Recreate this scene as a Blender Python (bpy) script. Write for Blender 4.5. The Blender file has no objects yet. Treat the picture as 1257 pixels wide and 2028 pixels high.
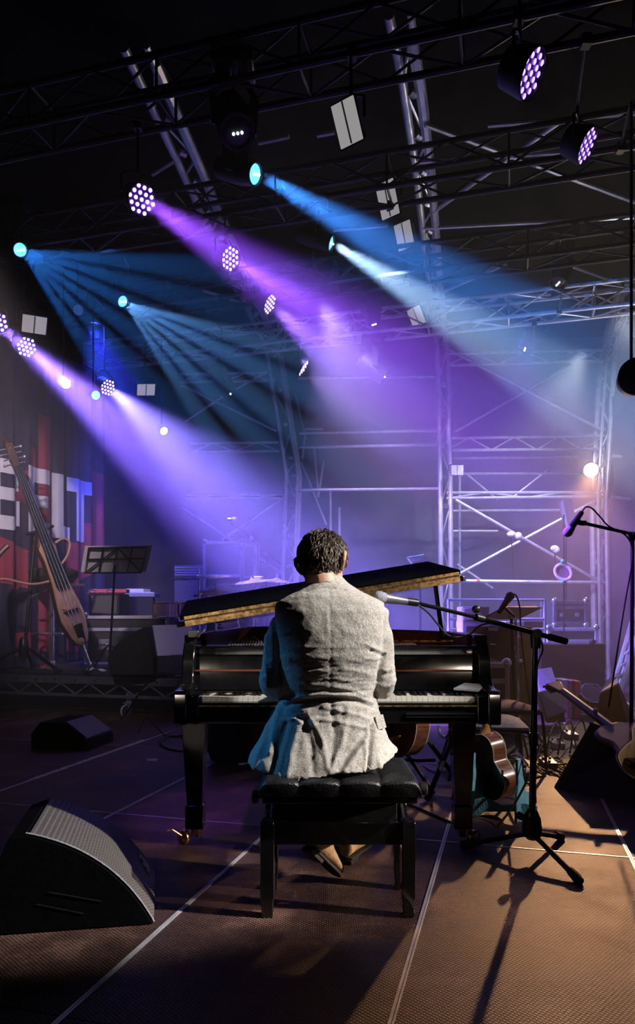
import bpy, bmesh, math, random
from math import sin, cos, pi, radians, sqrt
from mathutils import Vector as V, Matrix, noise
random.seed(7)
SC = bpy.context.scene
COL = SC.collection

# ---------------------------------------------------------------- camera (level, eye 1.13 m, shifted lens)
FPX = 1380.0; CX = 628.5; HY = 1214.0; EYE = 1.13
cam_d = bpy.data.cameras.new('camera'); cam = bpy.data.objects.new('camera', cam_d); COL.objects.link(cam)
cam.location = (0, 0, EYE); cam.rotation_euler = (pi/2, 0, 0)
cam_d.sensor_fit = 'VERTICAL'; cam_d.sensor_height = 36; cam_d.sensor_width = 24
cam_d.lens = FPX/2028*36; cam_d.shift_y = (HY-1014)/2028
cam_d.clip_start = .05; cam_d.clip_end = 100
SC.camera = cam
# ---------------------------------------------------------------- world, exposure
W = bpy.data.worlds.new('night'); SC.world = W; W.use_nodes = True
W.node_tree.nodes['Background'].inputs[0].default_value = (.35, .4, .7, 1)
W.node_tree.nodes['Background'].inputs[1].default_value = .004
vs = SC.view_settings
SC.display_settings.display_device = 'sRGB'
vs.view_transform = 'Standard'; vs.look = 'None'; vs.gamma = 1; vs.use_curve_mapping = False; vs.exposure = 0
SC.cycles.use_denoising = True
SC.cycles.max_bounces = 6; SC.cycles.diffuse_bounces = 2; SC.cycles.glossy_bounces = 3; SC.cycles.volume_bounces = 0
SC.cycles.sample_clamp_indirect = 4
SC.cycles.volume_step_rate = 2.0

def P(px, py, Y):
    """the point that stands at depth Y and shows at photograph pixel (px, py)"""
    return V(((px-CX)*Y/FPX, Y, EYE-(py-HY)*Y/FPX))
def F(px, py):
    """floor point at a photograph pixel"""
    return P(px, py, FPX*EYE/(py-HY))
def PZ(px, py, z):
    return P(px, py, (z-EYE)*FPX/(HY-py))
AZ = radians(15.45); CA, SA = cos(AZ), sin(AZ)
def UV(u, v, z=0):
    """the stage deck's own grid (panels run along v)"""
    return V((u*CA+v*SA, -u*SA+v*CA, z))

# ---------------------------------------------------------------- lights
def spot(name, loc, to, color, power, angle, blend=.5, radius=.04):
    l = bpy.data.lights.new(name, 'SPOT'); o = bpy.data.objects.new(name, l); COL.objects.link(o)
    l.color = color; l.energy = power; l.spot_size = radians(angle); l.spot_blend = blend; l.shadow_soft_size = radius
    o.location = loc; o.rotation_euler = (V(to)-V(loc)).to_track_quat('-Z', 'Y').to_euler()
    return o
VIO = (.30, .08, 1); LAV = (.42, .32, 1); BLU = (.05, .36, 1); DEEP = (.08, .1, 1)
# white key from high at the right of the stage, warm fill low, blue from the left
spot('key_spot', (4.6, 1.55, 4.0), (.10, 2.72, .95), (1, .93, .87), 2700, 15, .5, .06)
spot('side_spot', (4.7, 1.6, 1.75), (.08, 2.86, .08), (1, .80, .68), 1300, 13, .8, .05)
spot('gear_spot', (4.6, 1.6, 3.8), (1.15, 4.1, .45), (1, .9, .85), 700, 15, .8, .05)
spot('blue_side_spot', (-3.0, 3.55, 2.3), (-.52, 2.72, .86), (.04, .30, .75), 230, 15, .8, .06)
spot('front_fill_left', (-1.6, -1.0, 2.3), (-.42, 3.4, .98), (1, .82, .66), 190, 11, .9, .06)
spot('front_fill_right', (1.7, -1.0, 2.3), (.66, 3.3, .98), (1, .80, .62), 95, 11, .9, .06)
spot('riser_fill', (-1.2, .4, 4.4), (-2.5, 7.5, .55), (.9, .8, 1), 700, 17, .9, .08)  # added to lift the dark riser front, no fixture
spot('violet_floor_spot', (-1.7, 3.2, 4.15), (-.42, 3.95, 0), (.36, .10, 1), 420, 19, .6, .06)
spot('front_low_spot', (1.2, -.9, 4.4), (.30, 2.25, 0), (1, .66, .56), 85, 14, .9, .12)
# ---------------------------------------------------------------- materials
MATS = {}
def mat(name, col, rough=.5, metal=0, var=.15, scale=12, bump=0, bscale=60, emit=None, estr=0, spec=.5, coat=0, stretch=(1, 1, 1), bstretch=(1, 1, 1), rvar=.1, sheen=0):
    m = bpy.data.materials.new(name); m.use_nodes = True
    nt = m.node_tree; b = nt.nodes['Principled BSDF']; L = nt.links.new
    b.inputs['Roughness'].default_value = rough; b.inputs['Metallic'].default_value = metal
    b.inputs['Specular IOR Level'].default_value = spec; b.inputs['Coat Weight'].default_value = coat
    b.inputs['Coat Roughness'].default_value = .05; b.inputs['Sheen Weight'].default_value = sheen
    tc = nt.nodes.new('ShaderNodeTexCoord'); mp = nt.nodes.new('ShaderNodeMapping'); mp.inputs['Scale'].default_value = stretch
    L(tc.outputs['Object'], mp.inputs['Vector'])
    n = nt.nodes.new('ShaderNodeTexNoise'); n.inputs['Scale'].default_value = scale; n.inputs['Detail'].default_value = 4
    L(mp.outputs['Vector'], n.inputs['Vector'])
    r = nt.nodes.new('ShaderNodeValToRGB')
    c0 = [max(0, c*(1-var)) for c in col]; c1 = [min(1, c*(1+var)) for c in col]
    r.color_ramp.elements[0].position = .3; r.color_ramp.elements[1].position = .7
    r.color_ramp.elements[0].color = (*c0, 1); r.color_ramp.elements[1].color = (*c1, 1)
    L(n.outputs['Fac'], r.inputs['Fac']); L(r.outputs['Color'], b.inputs['Base Color'])
    if rvar:
        mr = nt.nodes.new('ShaderNodeMapRange'); mr.inputs['To Min'].default_value = max(.02, rough-rvar); mr.inputs['To Max'].default_value = min(1, rough+rvar)
        L(n.outputs['Fac'], mr.inputs['Value']); L(mr.outputs['Result'], b.inputs['Roughness'])
    if bump:
        mp2 = nt.nodes.new('ShaderNodeMapping'); mp2.inputs['Scale'].default_value = bstretch; L(tc.outputs['Object'], mp2.inputs['Vector'])
        n2 = nt.nodes.new('ShaderNodeTexNoise'); n2.inputs['Scale'].default_value = bscale; n2.inputs['Detail'].default_value = 3
        L(mp2.outputs['Vector'], n2.inputs['Vector'])
        bp = nt.nodes.new('ShaderNodeBump'); bp.inputs['Strength'].default_value = bump; bp.inputs['Distance'].default_value = .01
        L(n2.outputs['Fac'], bp.inputs['Height']); L(bp.outputs['Normal'], b.inputs['Normal'])
    if emit:
        b.inputs['Emission Color'].default_value = (*emit, 1); b.inputs['Emission Strength'].default_value = estr
    MATS[name] = m
    return m
mat('lacquer', (.006, .006, .007), .12, 0, .2, spec=.6, coat=.6, rvar=.04)
mat('lacquer_mirror', (.16, .16, .17), .1, .9, .1, rvar=.03)
mat('mahogany', (.22, .06, .04), .3, 0, .35, 6, coat=.5, stretch=(1, 8, 8))
mat('gold_plate', (.42, .26, .10), .38, .75, .2)
mat('brass', (.66, .42, .18), .28, .9, .45, 45)
mat('ivory', (.80, .78, .70), .25, 0, .04, 20, coat=.3)
mat('ebony', (.012, .011, .01), .25, 0, .2)
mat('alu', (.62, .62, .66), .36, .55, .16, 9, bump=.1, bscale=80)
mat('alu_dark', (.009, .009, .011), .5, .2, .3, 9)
mat('mic_grey', (.20, .20, .21), .4, .5, .15)
mat('chrome', (.8, .8, .82), .14, .95, .05)
mat('steel', (.45, .45, .48), .3, .8, .15)
mat('black_paint', (.009, .009, .010), .45, 0, .3, 30, bump=.15, bscale=200, spec=.25)
mat('cabinet_black', (.003, .003, .004), .7, 0, .3, 30, bump=.2, bscale=200, spec=.04)
mat('ceiling_black', (.006, .006, .007), .95, 0, .3, 3, spec=.05)
mat('black_plastic', (.015, .015, .017), .35, 0, .25, 30)
mat('black_fabric', (.014, .014, .017), .9, 0, .4, 3, bump=.4, bscale=30)
mat('tarp', (.018, .018, .022), .6, 0, .5, 2, bump=.9, bscale=6)
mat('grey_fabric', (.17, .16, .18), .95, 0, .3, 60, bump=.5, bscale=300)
mat('grille_grey', (.34, .35, .40), .7, 0, .25, 240, bump=.6, bscale=350)
mat('grille_pale', (.55, .54, .50), .7, 0, .2, 240, bump=.6, bscale=350)
mat('leather', (.012, .012, .014), .34, 0, .3, 30, bump=.35, bscale=160, rvar=.12)
mat('skin', (.60, .34, .25), .5, 0, .14, 16, bump=.15, bscale=90)
mat('trouser', (.015, .014, .017), .85, 0, .3, 30)
mat('green_sock', (.02, .42, .16), .9, 0, .2, 80, bump=.5, bscale=200)
mat('boot', (.46, .29, .13), .6, 0, .3, 18, bump=.3, bscale=120)
mat('sole', (.02, .017, .015), .6, 0, .4, 40)
mat('eye_white', (.8, .78, .74), .2, 0, .03)
mat('guitar_side', (.20, .075, .04), .3, 0, .5, 9, coat=.6, stretch=(1, 1, 9))
mat('guitar_back', (.03, .016, .012), .3, 0, .4, 9, coat=.6)
mat('guitar_neck', (.50, .26, .09), .4, 0, .2, 9)
mat('guitar_top', (.55, .36, .18), .35, 0, .2, 9, stretch=(6, 6, 1))
mat('binding', (.8, .76, .66), .4)
mat('bass_wood', (.34, .20, .15), .38, 0, .25, 8, coat=.3, stretch=(6, 6, 1))
mat('bass_dark', (.05, .02, .014), .4, 0, .3, 8)
mat('teal_foam', (.16, .40, .50), .85, 0, .2, 40, bump=.4, bscale=90)
mat('drum_shell', (.62, .42, .36), .35, 0, .2, 9, coat=.4, stretch=(1, 1, 5))
mat('drum_head', (.75, .73, .72), .6, 0, .06)
mat('cymbal', (.75, .62, .42), .28, .8, .15, 9, stretch=(1, 1, 9))
mat('paper', (.86, .86, .88), .8, 0, .04)
mat('red_print', (.75, .12, .09), .8, 0, .1)
mat('flood_panel', (.62, .60, .60), .6, 0, .1, 60, stretch=(1, 1, 9), emit=(.9, .86, .86), estr=.32)  # weak emission stands in for light falling on the faces
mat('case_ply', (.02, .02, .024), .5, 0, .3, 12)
mat('banner_navy', (.022, .020, .045), .85, 0, .2, 6)
mat('banner_maroon', (.26, .035, .06), .85, 0, .2, 6)
mat('banner_white', (.62, .62, .66), .85, 0, .06, 6)
mat('rubber', (.01, .01, .011), .7, 0, .3)
mat('white_label', (.8, .8, .8), .5)
mat('purple_cable', (.2, .05, .35), .5)
mat('tape', (.55, .56, .55), .7, 0, .5, 25)
mat('green_clip', (.05, .6, .3), .5)
mat('pink_cloth', (.7, .2, .25), .8)
mat('led', (.9, .8, 1), .3, emit=(.86, .55, 1), estr=5)
mat('led_dim', (.9, .8, 1), .3, emit=(.55, .32, 1), estr=2.4)
mat('led_plate', (.10, .04, .35), .25, .3, .2)
mat('blue_lens', (.2, .5, .9), .1, emit=(.12, .5, 1), estr=2.2)
mat('white_lens', (.8, .9, 1), .1, emit=(.7, .9, 1), estr=8)
mat('warm_lamp', (1, .9, .8), .3, emit=(1, .80, .55), estr=30)
mat('screen_white', (.8, .8, .9), .4)

def linen():
    m = mat('linen', (.50, .455, .40), .92, 0, .1, 9, sheen=.15)
    nt = m.node_tree; L = nt.links.new; b = nt.nodes['Principled BSDF']
    tc = [n for n in nt.nodes if n.type == 'TEX_COORD'][0]
    outs = []
    for sx in ((700, 700, 60), (110, 110, 900)):
        mp = nt.nodes.new('ShaderNodeMapping'); mp.inputs['Scale'].default_value = sx
        n = nt.nodes.new('ShaderNodeTexNoise'); n.inputs['Scale'].default_value = 1; n.inputs['Detail'].default_value = 2
        L(tc.outputs['Object'], mp.inputs['Vector']); L(mp.outputs['Vector'], n.inputs['Vector']); outs.append(n)
    mx = nt.nodes.new('ShaderNodeMath'); mx.operation = 'ADD'
    L(outs[0].outputs['Fac'], mx.inputs[0]); L(outs[1].outputs['Fac'], mx.inputs[1])
    r = nt.nodes.new('ShaderNodeValToRGB'); r.color_ramp.elements[0].position = .38; r.color_ramp.elements[1].position = .62
    half = nt.nodes.new('ShaderNodeMath'); half.operation = 'MULTIPLY'; half.inputs[1].default_value = .5
    L(mx.outputs[0], half.inputs[0]); L(half.outputs[0], r.inputs['Fac'])
    r.color_ramp.elements[0].color = (.20, .187, .17, 1); r.color_ramp.elements[1].color = (.72, .68, .62, 1)
    L(r.outputs['Color'], b.inputs['Base Color'])
    n3 = nt.nodes.new('ShaderNodeTexNoise'); n3.inputs['Scale'].default_value = 26; n3.inputs['Detail'].default_value = 6
    L(tc.outputs['Object'], n3.inputs['Vector'])
    b1 = nt.nodes.new('ShaderNodeBump'); b1.inputs['Strength'].default_value = .35; b1.inputs['Distance'].default_value = .02
    L(n3.outputs['Fac'], b1.inputs['Height'])
    b2 = nt.nodes.new('ShaderNodeBump'); b2.inputs['Strength'].default_value = .5; b2.inputs['Distance'].default_value = .003
    L(half.outputs[0], b2.inputs['Height']); L(b1.outputs['Normal'], b2.inputs['Normal']); L(b2.outputs['Normal'], b.inputs['Normal'])
linen()
def hairm():
    mat('hair_shade', (.012, .009, .008), .6)  # near-black scalp cap: shade between the locks put into the colour
    m = mat('hair', (.06, .042, .03), .38, 0, .7, 90, spec=.6)
    r = [n for n in m.node_tree.nodes if n.type == 'VALTORGB'][0]
    r.color_ramp.elements[0].color = (.012, .009, .007, 1); r.color_ramp.elements[1].color = (.20, .145, .105, 1)
hairm()
def deckm():
    m = bpy.data.materials.new('deck_ply'); m.use_nodes = True; nt = m.node_tree; L = nt.links.new; b = nt.nodes['Principled BSDF']
    tc = nt.nodes.new('ShaderNodeTexCoord')
    mp = nt.nodes.new('ShaderNodeMapping'); mp.inputs['Rotation'].default_value = (0, 0, radians(45)); mp.inputs['Scale'].default_value = (85, 85, 1)
    L(tc.outputs['Object'], mp.inputs['Vector'])
    v = nt.nodes.new('ShaderNodeTexVoronoi'); v.feature = 'DISTANCE_TO_EDGE'; v.inputs['Scale'].default_value = 1; v.inputs['Randomness'].default_value = .12; v.voronoi_dimensions = '2D'
    L(mp.outputs['Vector'], v.inputs['Vector'])
    wire = nt.nodes.new('ShaderNodeMapRange'); wire.inputs['From Min'].default_value = .06; wire.inputs['From Max'].default_value = .3
    L(v.outputs['Distance'], wire.inputs['Value'])
    n1 = nt.nodes.new('ShaderNodeTexNoise'); n1.inputs['Scale'].default_value = 2.6; n1.inputs['Detail'].default_value = 9; n1.inputs['Roughness'].default_value = .68
    L(tc.outputs['Object'], n1.inputs['Vector'])
    r1 = nt.nodes.new('ShaderNodeValToRGB'); e = r1.color_ramp.elements
    e[0].position = .36; e[0].color = (.030, .015, .014, 1); e[1].position = .70; e[1].color = (.30, .165, .12, 1)
    x = r1.color_ramp.elements.new(.52); x.color = (.10, .048, .038, 1)
    L(n1.outputs['Fac'], r1.inputs['Fac'])
    mx = nt.nodes.new('ShaderNodeMix'); mx.data_type = 'RGBA'; mx.blend_type = 'MULTIPLY'; mx.inputs['Factor'].default_value = .72
    L(r1.outputs['Color'], mx.inputs['A']); L(wire.outputs['Result'], mx.inputs['B'])
    # scuffs: fine pale scratches
    n2 = nt.nodes.new('ShaderNodeTexNoise'); n2.inputs['Scale'].default_value = 34; n2.inputs['Detail'].default_value = 6; n2.inputs['Roughness'].default_value = .8
    L(tc.outputs['Object'], n2.inputs['Vector'])
    r2 = nt.nodes.new('ShaderNodeMapRange'); r2.inputs['From Min'].default_value = .66; r2.inputs['From Max'].default_value = .78
    L(n2.outputs['Fac'], r2.inputs['Value'])
    mx2 = nt.nodes.new('ShaderNodeMix'); mx2.data_type = 'RGBA'; mx2.inputs['B'].default_value = (.42, .34, .30, 1)
    L(mx.outputs['Result'], mx2.inputs['A']); L(r2.outputs['Result'], mx2.inputs['Factor']); L(mx2.outputs['Result'], b.inputs['Base Color'])
    rr = nt.nodes.new('ShaderNodeMapRange'); rr.inputs['To Min'].default_value = .32; rr.inputs['To Max'].default_value = .7
    L(n1.outputs['Fac'], rr.inputs['Value']); L(rr.outputs['Result'], b.inputs['Roughness'])
    bp = nt.nodes.new('ShaderNodeBump'); bp.inputs['Strength'].default_value = .7; bp.inputs['Distance'].default_value = .003
    L(wire.outputs['Result'], bp.inputs['Height']); L(bp.outputs['Normal'], b.inputs['Normal'])
    MATS['deck_ply'] = m
deckm()
def grillem():
    m = mat('grille', (.03, .03, .032), .55)
    nt = m.node_tree; L = nt.links.new; b = nt.nodes['Principled BSDF']
    tc = [n for n in nt.nodes if n.type == 'TEX_COORD'][0]
    v = nt.nodes.new('ShaderNodeTexVoronoi'); v.feature = 'DISTANCE_TO_EDGE'; v.inputs['Scale'].default_value = 150; v.inputs['Randomness'].default_value = .1
    L(tc.outputs['Object'], v.inputs['Vector'])
    r = nt.nodes.new('ShaderNodeValToRGB'); r.color_ramp.elements[0].position = .05; r.color_ramp.elements[0].color = (.16, .145, .13, 1)
    r.color_ramp.elements[1].position = .22; r.color_ramp.elements[1].color = (.004, .004, .004, 1)
    L(v.outputs['Distance'], r.inputs['Fac']); L(r.outputs['Color'], b.inputs['Base Color'])
grillem()

# ---------------------------------------------------------------- mesh builder
class MB:
    def __init__(s): s.v = []; s.f = []
    def add(s, vs_, fs):
        k = len(s.v); s.v += [tuple(p) for p in vs_]; s.f += [tuple(k+i for i in f) for f in fs]; return s
    def hexa(s, p):
        return s.add(p, [(0, 3, 2, 1), (4, 5, 6, 7), (0, 1, 5, 4), (1, 2, 6, 5), (2, 3, 7, 6), (3, 0, 4, 7)])
    def box(s, c, d, R=None):
        c = V(c); h = V(d)/2
        pts = [V((x*h.x, y*h.y, z*h.z)) for z in (-1, 1) for x, y in ((-1, -1), (1, -1), (1, 1), (-1, 1))]
        return s.hexa([c+(R @ p if R else p) for p in pts])
    def b2(s, a, b):
        a = V(a); b = V(b); return s.box((a+b)/2, b-a)
    def loft(s, rings, cap=True, closed=False):
        n = len(rings[0]); k = len(s.v)
        for r in rings: s.v += [tuple(p) for p in r]
        m = len(rings)
        for i in range(m if closed else m-1):
            j = (i+1) % m
            for q in range(n): s.f.append((k+i*n+q, k+i*n+(q+1) % n, k+j*n+(q+1) % n, k+j*n+q))
        if cap and not closed:
            s.f.append(tuple(k+q for q in reversed(range(n)))); s.f.append(tuple(k+(m-1)*n+q for q in range(n)))
        return s
    def tube(s, pts, r, seg=8, cap=True, closed=False):
        pts = [V(p) for p in pts]; n = len(pts); rr = r if isinstance(r, (list, tuple)) else [r]*n
        rings = []; N = None
        for i, p in enumerate(pts):
            a = pts[i-1] if i else (pts[-1] if closed else p); b = pts[i+1] if i < n-1 else (pts[0] if closed else p)
            t = (b-a); t = t.normalized() if t.length > 1e-9 else V((0, 0, 1))
            if N is None: N = t.orthogonal().normalized()
            N = (N - t*N.dot(t)); N = N.normalized() if N.length > 1e-6 else t.orthogonal().normalized()
            B = t.cross(N)
            rings.append([p+(N*cos(2*pi*q/seg)+B*sin(2*pi*q/seg))*rr[i] for q in range(seg)])
        return s.loft(rings, cap, closed)
    def lathe(s, prof, M=None, seg=16, cap=True):
        M = M or Matrix()
        return s.loft([[M @ V((r*cos(2*pi*q/seg), r*sin(2*pi*q/seg), z)) for q in range(seg)] for r, z in prof], cap)
    def prism(s, poly, o, ex, ey, ez, t):
        """2D polygon in the plane (ex, ey) at o, thickness t along ez"""
        o, ex, ey, ez = V(o), V(ex), V(ey), V(ez); n = len(poly); k = len(s.v)
        s.v += [tuple(o+ex*x+ey*y) for x, y in poly]+[tuple(o+ex*x+ey*y+ez*t) for x, y in poly]
        s.f.append(tuple(k+i for i in reversed(range(n)))); s.f.append(tuple(k+n+i for i in range(n)))
        for i in range(n): j = (i+1) % n; s.f.append((k+i, k+j, k+n+j, k+n+i))
        return s
    def grid(s, fn, nu, nv):
        k = len(s.v)
        for i in range(nu+1):
            for j in range(nv+1): s.v.append(tuple(fn(i/nu, j/nv)))
        for i in range(nu):
            for j in range(nv):
                a = k+i*(nv+1)+j; s.f.append((a, a+nv+1, a+nv+2, a+1))
        return s
    def sphere(s, c, r, seg=12, rings=8):
        c = V(c); r = V(r) if not isinstance(r, (int, float)) else V((r, r, r))
        return s.loft([[c+V((r.x*sin(a)*cos(2*pi*q/seg), r.y*sin(a)*sin(2*pi*q/seg), r.z*cos(a))) for q in range(seg)] for a in [max(.02, min(pi-.02, pi*i/rings)) for i in range(rings+1)]])
    def mesh(s, name, m, smooth=38):
        me = bpy.data.meshes.new(name); me.from_pydata(s.v, [], s.f)
        bm = bmesh.new(); bm.from_mesh(me); bmesh.ops.recalc_face_normals(bm, faces=bm.faces); bm.to_mesh(me); bm.free()
        if smooth:
            me.shade_smooth(); me.set_sharp_from_angle(angle=radians(smooth))
        me.materials.append(MATS[m] if isinstance(m, str) else m)
        return me
def obj(name, data, m=None, parent=None, bevel=0, smooth=38):
    me = data.mesh(name, m, smooth) if isinstance(data, MB) else data
    o = bpy.data.objects.new(name, me); COL.objects.link(o)
    if parent is not None:
        o.parent = parent
        if parent.parent is None: o.matrix_parent_inverse = parent.matrix_basis.inverted()
    if bevel:
        md = o.modifiers.new('edge', 'BEVEL'); md.width = bevel; md.segments = 2; md.limit_method = 'ANGLE'; md.angle_limit = radians(40)
    return o
def tag(o, label=None, cat=None, group=None, kind=None):
    for k, x in (('label', label), ('category', cat), ('group', group), ('kind', kind)):
        if x: o[k] = x
    return o
def thing(name, label, cat, loc=(0, 0, 0), rz=0, group=None):
    o = bpy.data.objects.new(name, None); COL.objects.link(o); o.empty_display_size = .1
    o.location = loc; o.rotation_euler = (0, 0, rz); o.matrix_basis = Matrix.Translation(loc) @ Matrix.Rotation(rz, 4, 'Z')
    return tag(o, label, cat, group)
def copy_tree(o, parent=None):
    c = o.copy(); COL.objects.link(c)
    if parent is not None: c.parent = parent
    for ch in list(o.children): copy_tree(ch, c)
    return c
def frame(o, z, x=None):
    """4x4 with local Z along z"""
    z = V(z).normalized(); x = V(x) if x is not None else z.orthogonal(); x = (x-z*x.dot(z)).normalized(); y = z.cross(x)
    M = Matrix((x, y, z)).transposed().to_4x4(); M.translation = V(o); return M
TUBES = {}
def pipe(name, a, b, r, m, parent, seg=8):
    """a straight tube as an object; alike lengths share one mesh"""
    a, b = V(a), V(b); d = b-a; L = round(d.length, 2); key = (L, r, m, seg)
    if key not in TUBES: TUBES[key] = MB().tube([(0, 0, 0), (0, 0, L)], r, seg).mesh(name, m)
    o = obj(name, TUBES[key], None, parent)
    M = frame(a, d)
    o.matrix_basis = M
    return o
def arc(c, ex, ey, r, a0, a1, n=8):
    c, ex, ey = V(c), V(ex), V(ey)
    return [c+ex*(r*cos(a0+(a1-a0)*i/n))+ey*(r*sin(a0+(a1-a0)*i/n)) for i in range(n+1)]
def spline(pts, n=6):
    pts = [V(p) for p in pts]; out = []
    for i in range(len(pts)-1):
        p0 = pts[max(0, i-1)]; p1 = pts[i]; p2 = pts[i+1]; p3 = pts[min(len(pts)-1, i+2)]
        for k in range(n):
            t = k/n; out.append(.5*((2*p1)+(p2-p0)*t+(2*p0-5*p1+4*p2-p3)*t*t+(3*p1-p0-3*p2+p3)*t**3))
    out.append(pts[-1]); return out
# ---------------------------------------------------------------- the stage: deck, drapes, roof skin, haze
floor = bpy.data.objects.new('floor', None); COL.objects.link(floor); floor['kind'] = 'structure'
EU = V((CA, -SA, 0)); EV = V((SA, CA, 0))
US = [-6.9, -5.95, -5.02, -4.07, -3.12, -2.15, -1.206, -.316, .537, 1.42, 2.31, 3.2, 4.1, 5.0, 5.9]
VS = [-1.9, -.1, 1.69, 3.485, 5.28, 7.07, 8.86, 10.65, 12.44, 14.2]
g = .003
for i in range(len(US)-1):
    for j in range(len(VS)-1):
        dz = random.uniform(-.0006, .0006)
        a = [UV(US[i]+g, VS[j]+g, -.05), UV(US[i+1]-g, VS[j]+g, -.05), UV(US[i+1]-g, VS[j+1]-g, -.05), UV(US[i]+g, VS[j+1]-g, -.05)]
        obj('deck_panel', MB().hexa(a+[p+V((0, 0, .05+dz)) for p in a]), 'deck_ply', floor, smooth=0)
def seam(a, b, w=.0045):
    d = (b-a).normalized(); s = V((d.y, -d.x, 0))*w; up = V((0, 0, .0022)); dn = V((0, 0, -.01))
    obj('edge_trim', MB().hexa([a-s+dn, a+s+dn, b+s+dn, b-s+dn, a-s+up, a+s+up, b+s+up, b-s+up]), 'alu', floor, smooth=0)
for u in US[4:11]: seam(UV(u-.0045, VS[0]), UV(u-.0045, VS[-1])); seam(UV(u+.0055, VS[0]), UV(u+.0055, VS[-1]), .003)
for v in VS[3:7]: seam(UV(US[1], v), UV(US[-2], v))
def drape(name, p0, p1, z1, amp, n, kind='structure', m='tarp', wr=.12):
    p0, p1 = V(p0), V(p1); d = (p1-p0); nrm = V((d.y, -d.x, 0)).normalized()
    def fn(a, b):
        p = p0+d*a; z = z1*b
        w = amp*sin(a*n)+wr*noise.noise(V((a*d.length*1.3, z*1.1, 3)))+.05*noise.noise(V((a*d.length*4, z*3.2, 9)))
        return p+nrm*w+V((0, 0, z))
    o = obj(name, MB().grid(fn, 110, 60), m, smooth=180); o['kind'] = kind; return o
drape('wall_back', (-7.5, 12.9, 0), (7.5, 12.7, 0), 6.2, .03, 30)
drape('wall_right', (7.4, 13.2, 0), (6.6, -2.2, 0), 6.2, .05, 40)
drape('wall_left', (-7.6, -2.2, 0), (-7.2, 13.2, 0), 6.2, .05, 40)
o = obj('ceiling', MB().grid(lambda a, b: V((-8+16*a, -2.4+16*b, 6.15+.06*sin(b*40)+.05*noise.noise(V((a*9, b*9, 0))))), 40, 50), 'ceiling_black', smooth=180); o['kind'] = 'structure'
# crumpled side tarpaulin hung beside the scaffold
t = drape('side_tarpaulin', P(1212, 1340, 11.2)*V((1, 1, 0)), (6.7, 9.6, 0), 4.6, .10, 9, None, 'tarp', .26)
del t['kind']; tag(t, 'crumpled dark tarpaulin hung beside the outermost scaffold upright', 'tarpaulin')
# haze
hz = bpy.data.materials.new('haze'); hz.use_nodes = True; nt = hz.node_tree; nt.nodes.clear()
out = nt.nodes.new('ShaderNodeOutputMaterial'); vsn = nt.nodes.new('ShaderNodeVolumeScatter')
vsn.inputs['Density'].default_value = .042; vsn.inputs['Color'].default_value = (.97, .97, 1, 1); vsn.inputs['Anisotropy'].default_value = .1
nt.links.new(vsn.outputs[0], out.inputs['Volume']); MATS['haze'] = hz
h = obj('stage_haze', MB().b2((-6.6, 4.35, .05), (6.2, 12.3, 6.0)), 'haze', smooth=0)
tag(h, 'thin stage haze that shows the coloured light beams', 'haze', kind='stuff')

# ---------------------------------------------------------------- aluminium roof structure and rear scaffold
def box_truss(root, a, b, w, h, bay, m='alu', r=.024, rb=.012, faces=4, up=(0, 0, 1)):
    a, b, up = V(a), V(b), V(up); d = (b-a); L = d.length; d = d/L
    s = d.cross(up).normalized()*w/2; u = s.cross(d).normalized()*h/2
    c = [-s-u, s-u, s+u, -s+u]
    for k in c: pipe('chord', a+k, b+k, r, m, root)
    n = max(1, round(L/bay))
    for i in range(n):
        p = a+d*(L*i/n); q = a+d*(L*(i+1)/n)
        for f in range(4)[:faces]:
            k0, k1 = c[f], c[(f+1) % 4]
            if i % 2: k0, k1 = k1, k0
            pipe('brace', p+k0, q+k1, rb, m, root, 6)
        if i % 2 == 0:
            for f in range(4): pipe('brace', p+c[f], p+c[(f+1) % 4], rb, m, root, 6)
YB = 11.5
def col_truss(name, label, pts, w, m='alu'):
    """kinked lattice column: heavy front chord, paired rear tubes, zigzag braces"""
    root = thing(name, label, 'truss', (pts[0].x, pts[0].y, 0))
    off = V((w, .16, 0)); off2 = V((w*.86, -.02, 0))
    pts = [V(p) for p in pts]
    obj('chord', MB().tube(pts, .042, 10), m, root)
    obj('chord', MB().tube([p+off for p in pts], .05, 8), m, root)
    obj('chord', MB().tube([p+off2 for p in pts], .03, 8), m, root)
    for i in range(len(pts)-1):
        n = max(1, round((pts[i+1]-pts[i]).length/.55))
        for k in range(n):
            p = pts[i].lerp(pts[i+1], k/n); q = pts[i].lerp(pts[i+1], (k+1)/n)
            if k % 2: pipe('brace', p+off, q, .014, m, root, 6)
            else: pipe('brace', p, q+off, .014, m, root, 6)
            pipe('clamp', p+off*.35, p+off*.62, .04, 'steel', root, 8)
    obj('base_plate', MB().box(pts[0]+off/2+V((0, 0, .012 if pts[0].z < .1 else 0)), (.42, .4, .02)), 'steel', root, .004)
    return root
B0 = P(558, 1200, YB); B0.z = .02
col_truss('kinked_roof_truss', 'pale kinked lattice truss column behind the pianist\'s head',
          [B0, P(558, 1180, YB), P(566, 940, YB), P(561, 905, YB), P(528, 700, 11.3), PZ(518, 672, 5.62), PZ(365, 350, 5.66), PZ(306, 225, 5.7), PZ(245, 95, 5.75)], .22)
A0 = P(873, 1215, YB); A0.z = .02
col_truss('leaning_roof_truss', 'tall lattice truss column that leans over into the roof above the small white floodlights',
          [A0, P(872, 1000, YB), P(868, 760, 11.5), P(864, 675, 11.4), PZ(846, 540, 5.66), PZ(822, 330, 5.68), PZ(798, 170, 5.7), PZ(770, 30, 5.75)], .19)
C0 = P(1206, 1350, YB); C0.z = .02
col_truss('outer_scaffold_truss', 'bright lattice truss column beside the crumpled tarpaulin and the warm lamp',
          [C0, P(1200, 985, YB), P(1212, 780, YB), PZ(1219, 690, 5.64), PZ(1262, 560, 5.66)], -.17)
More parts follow.
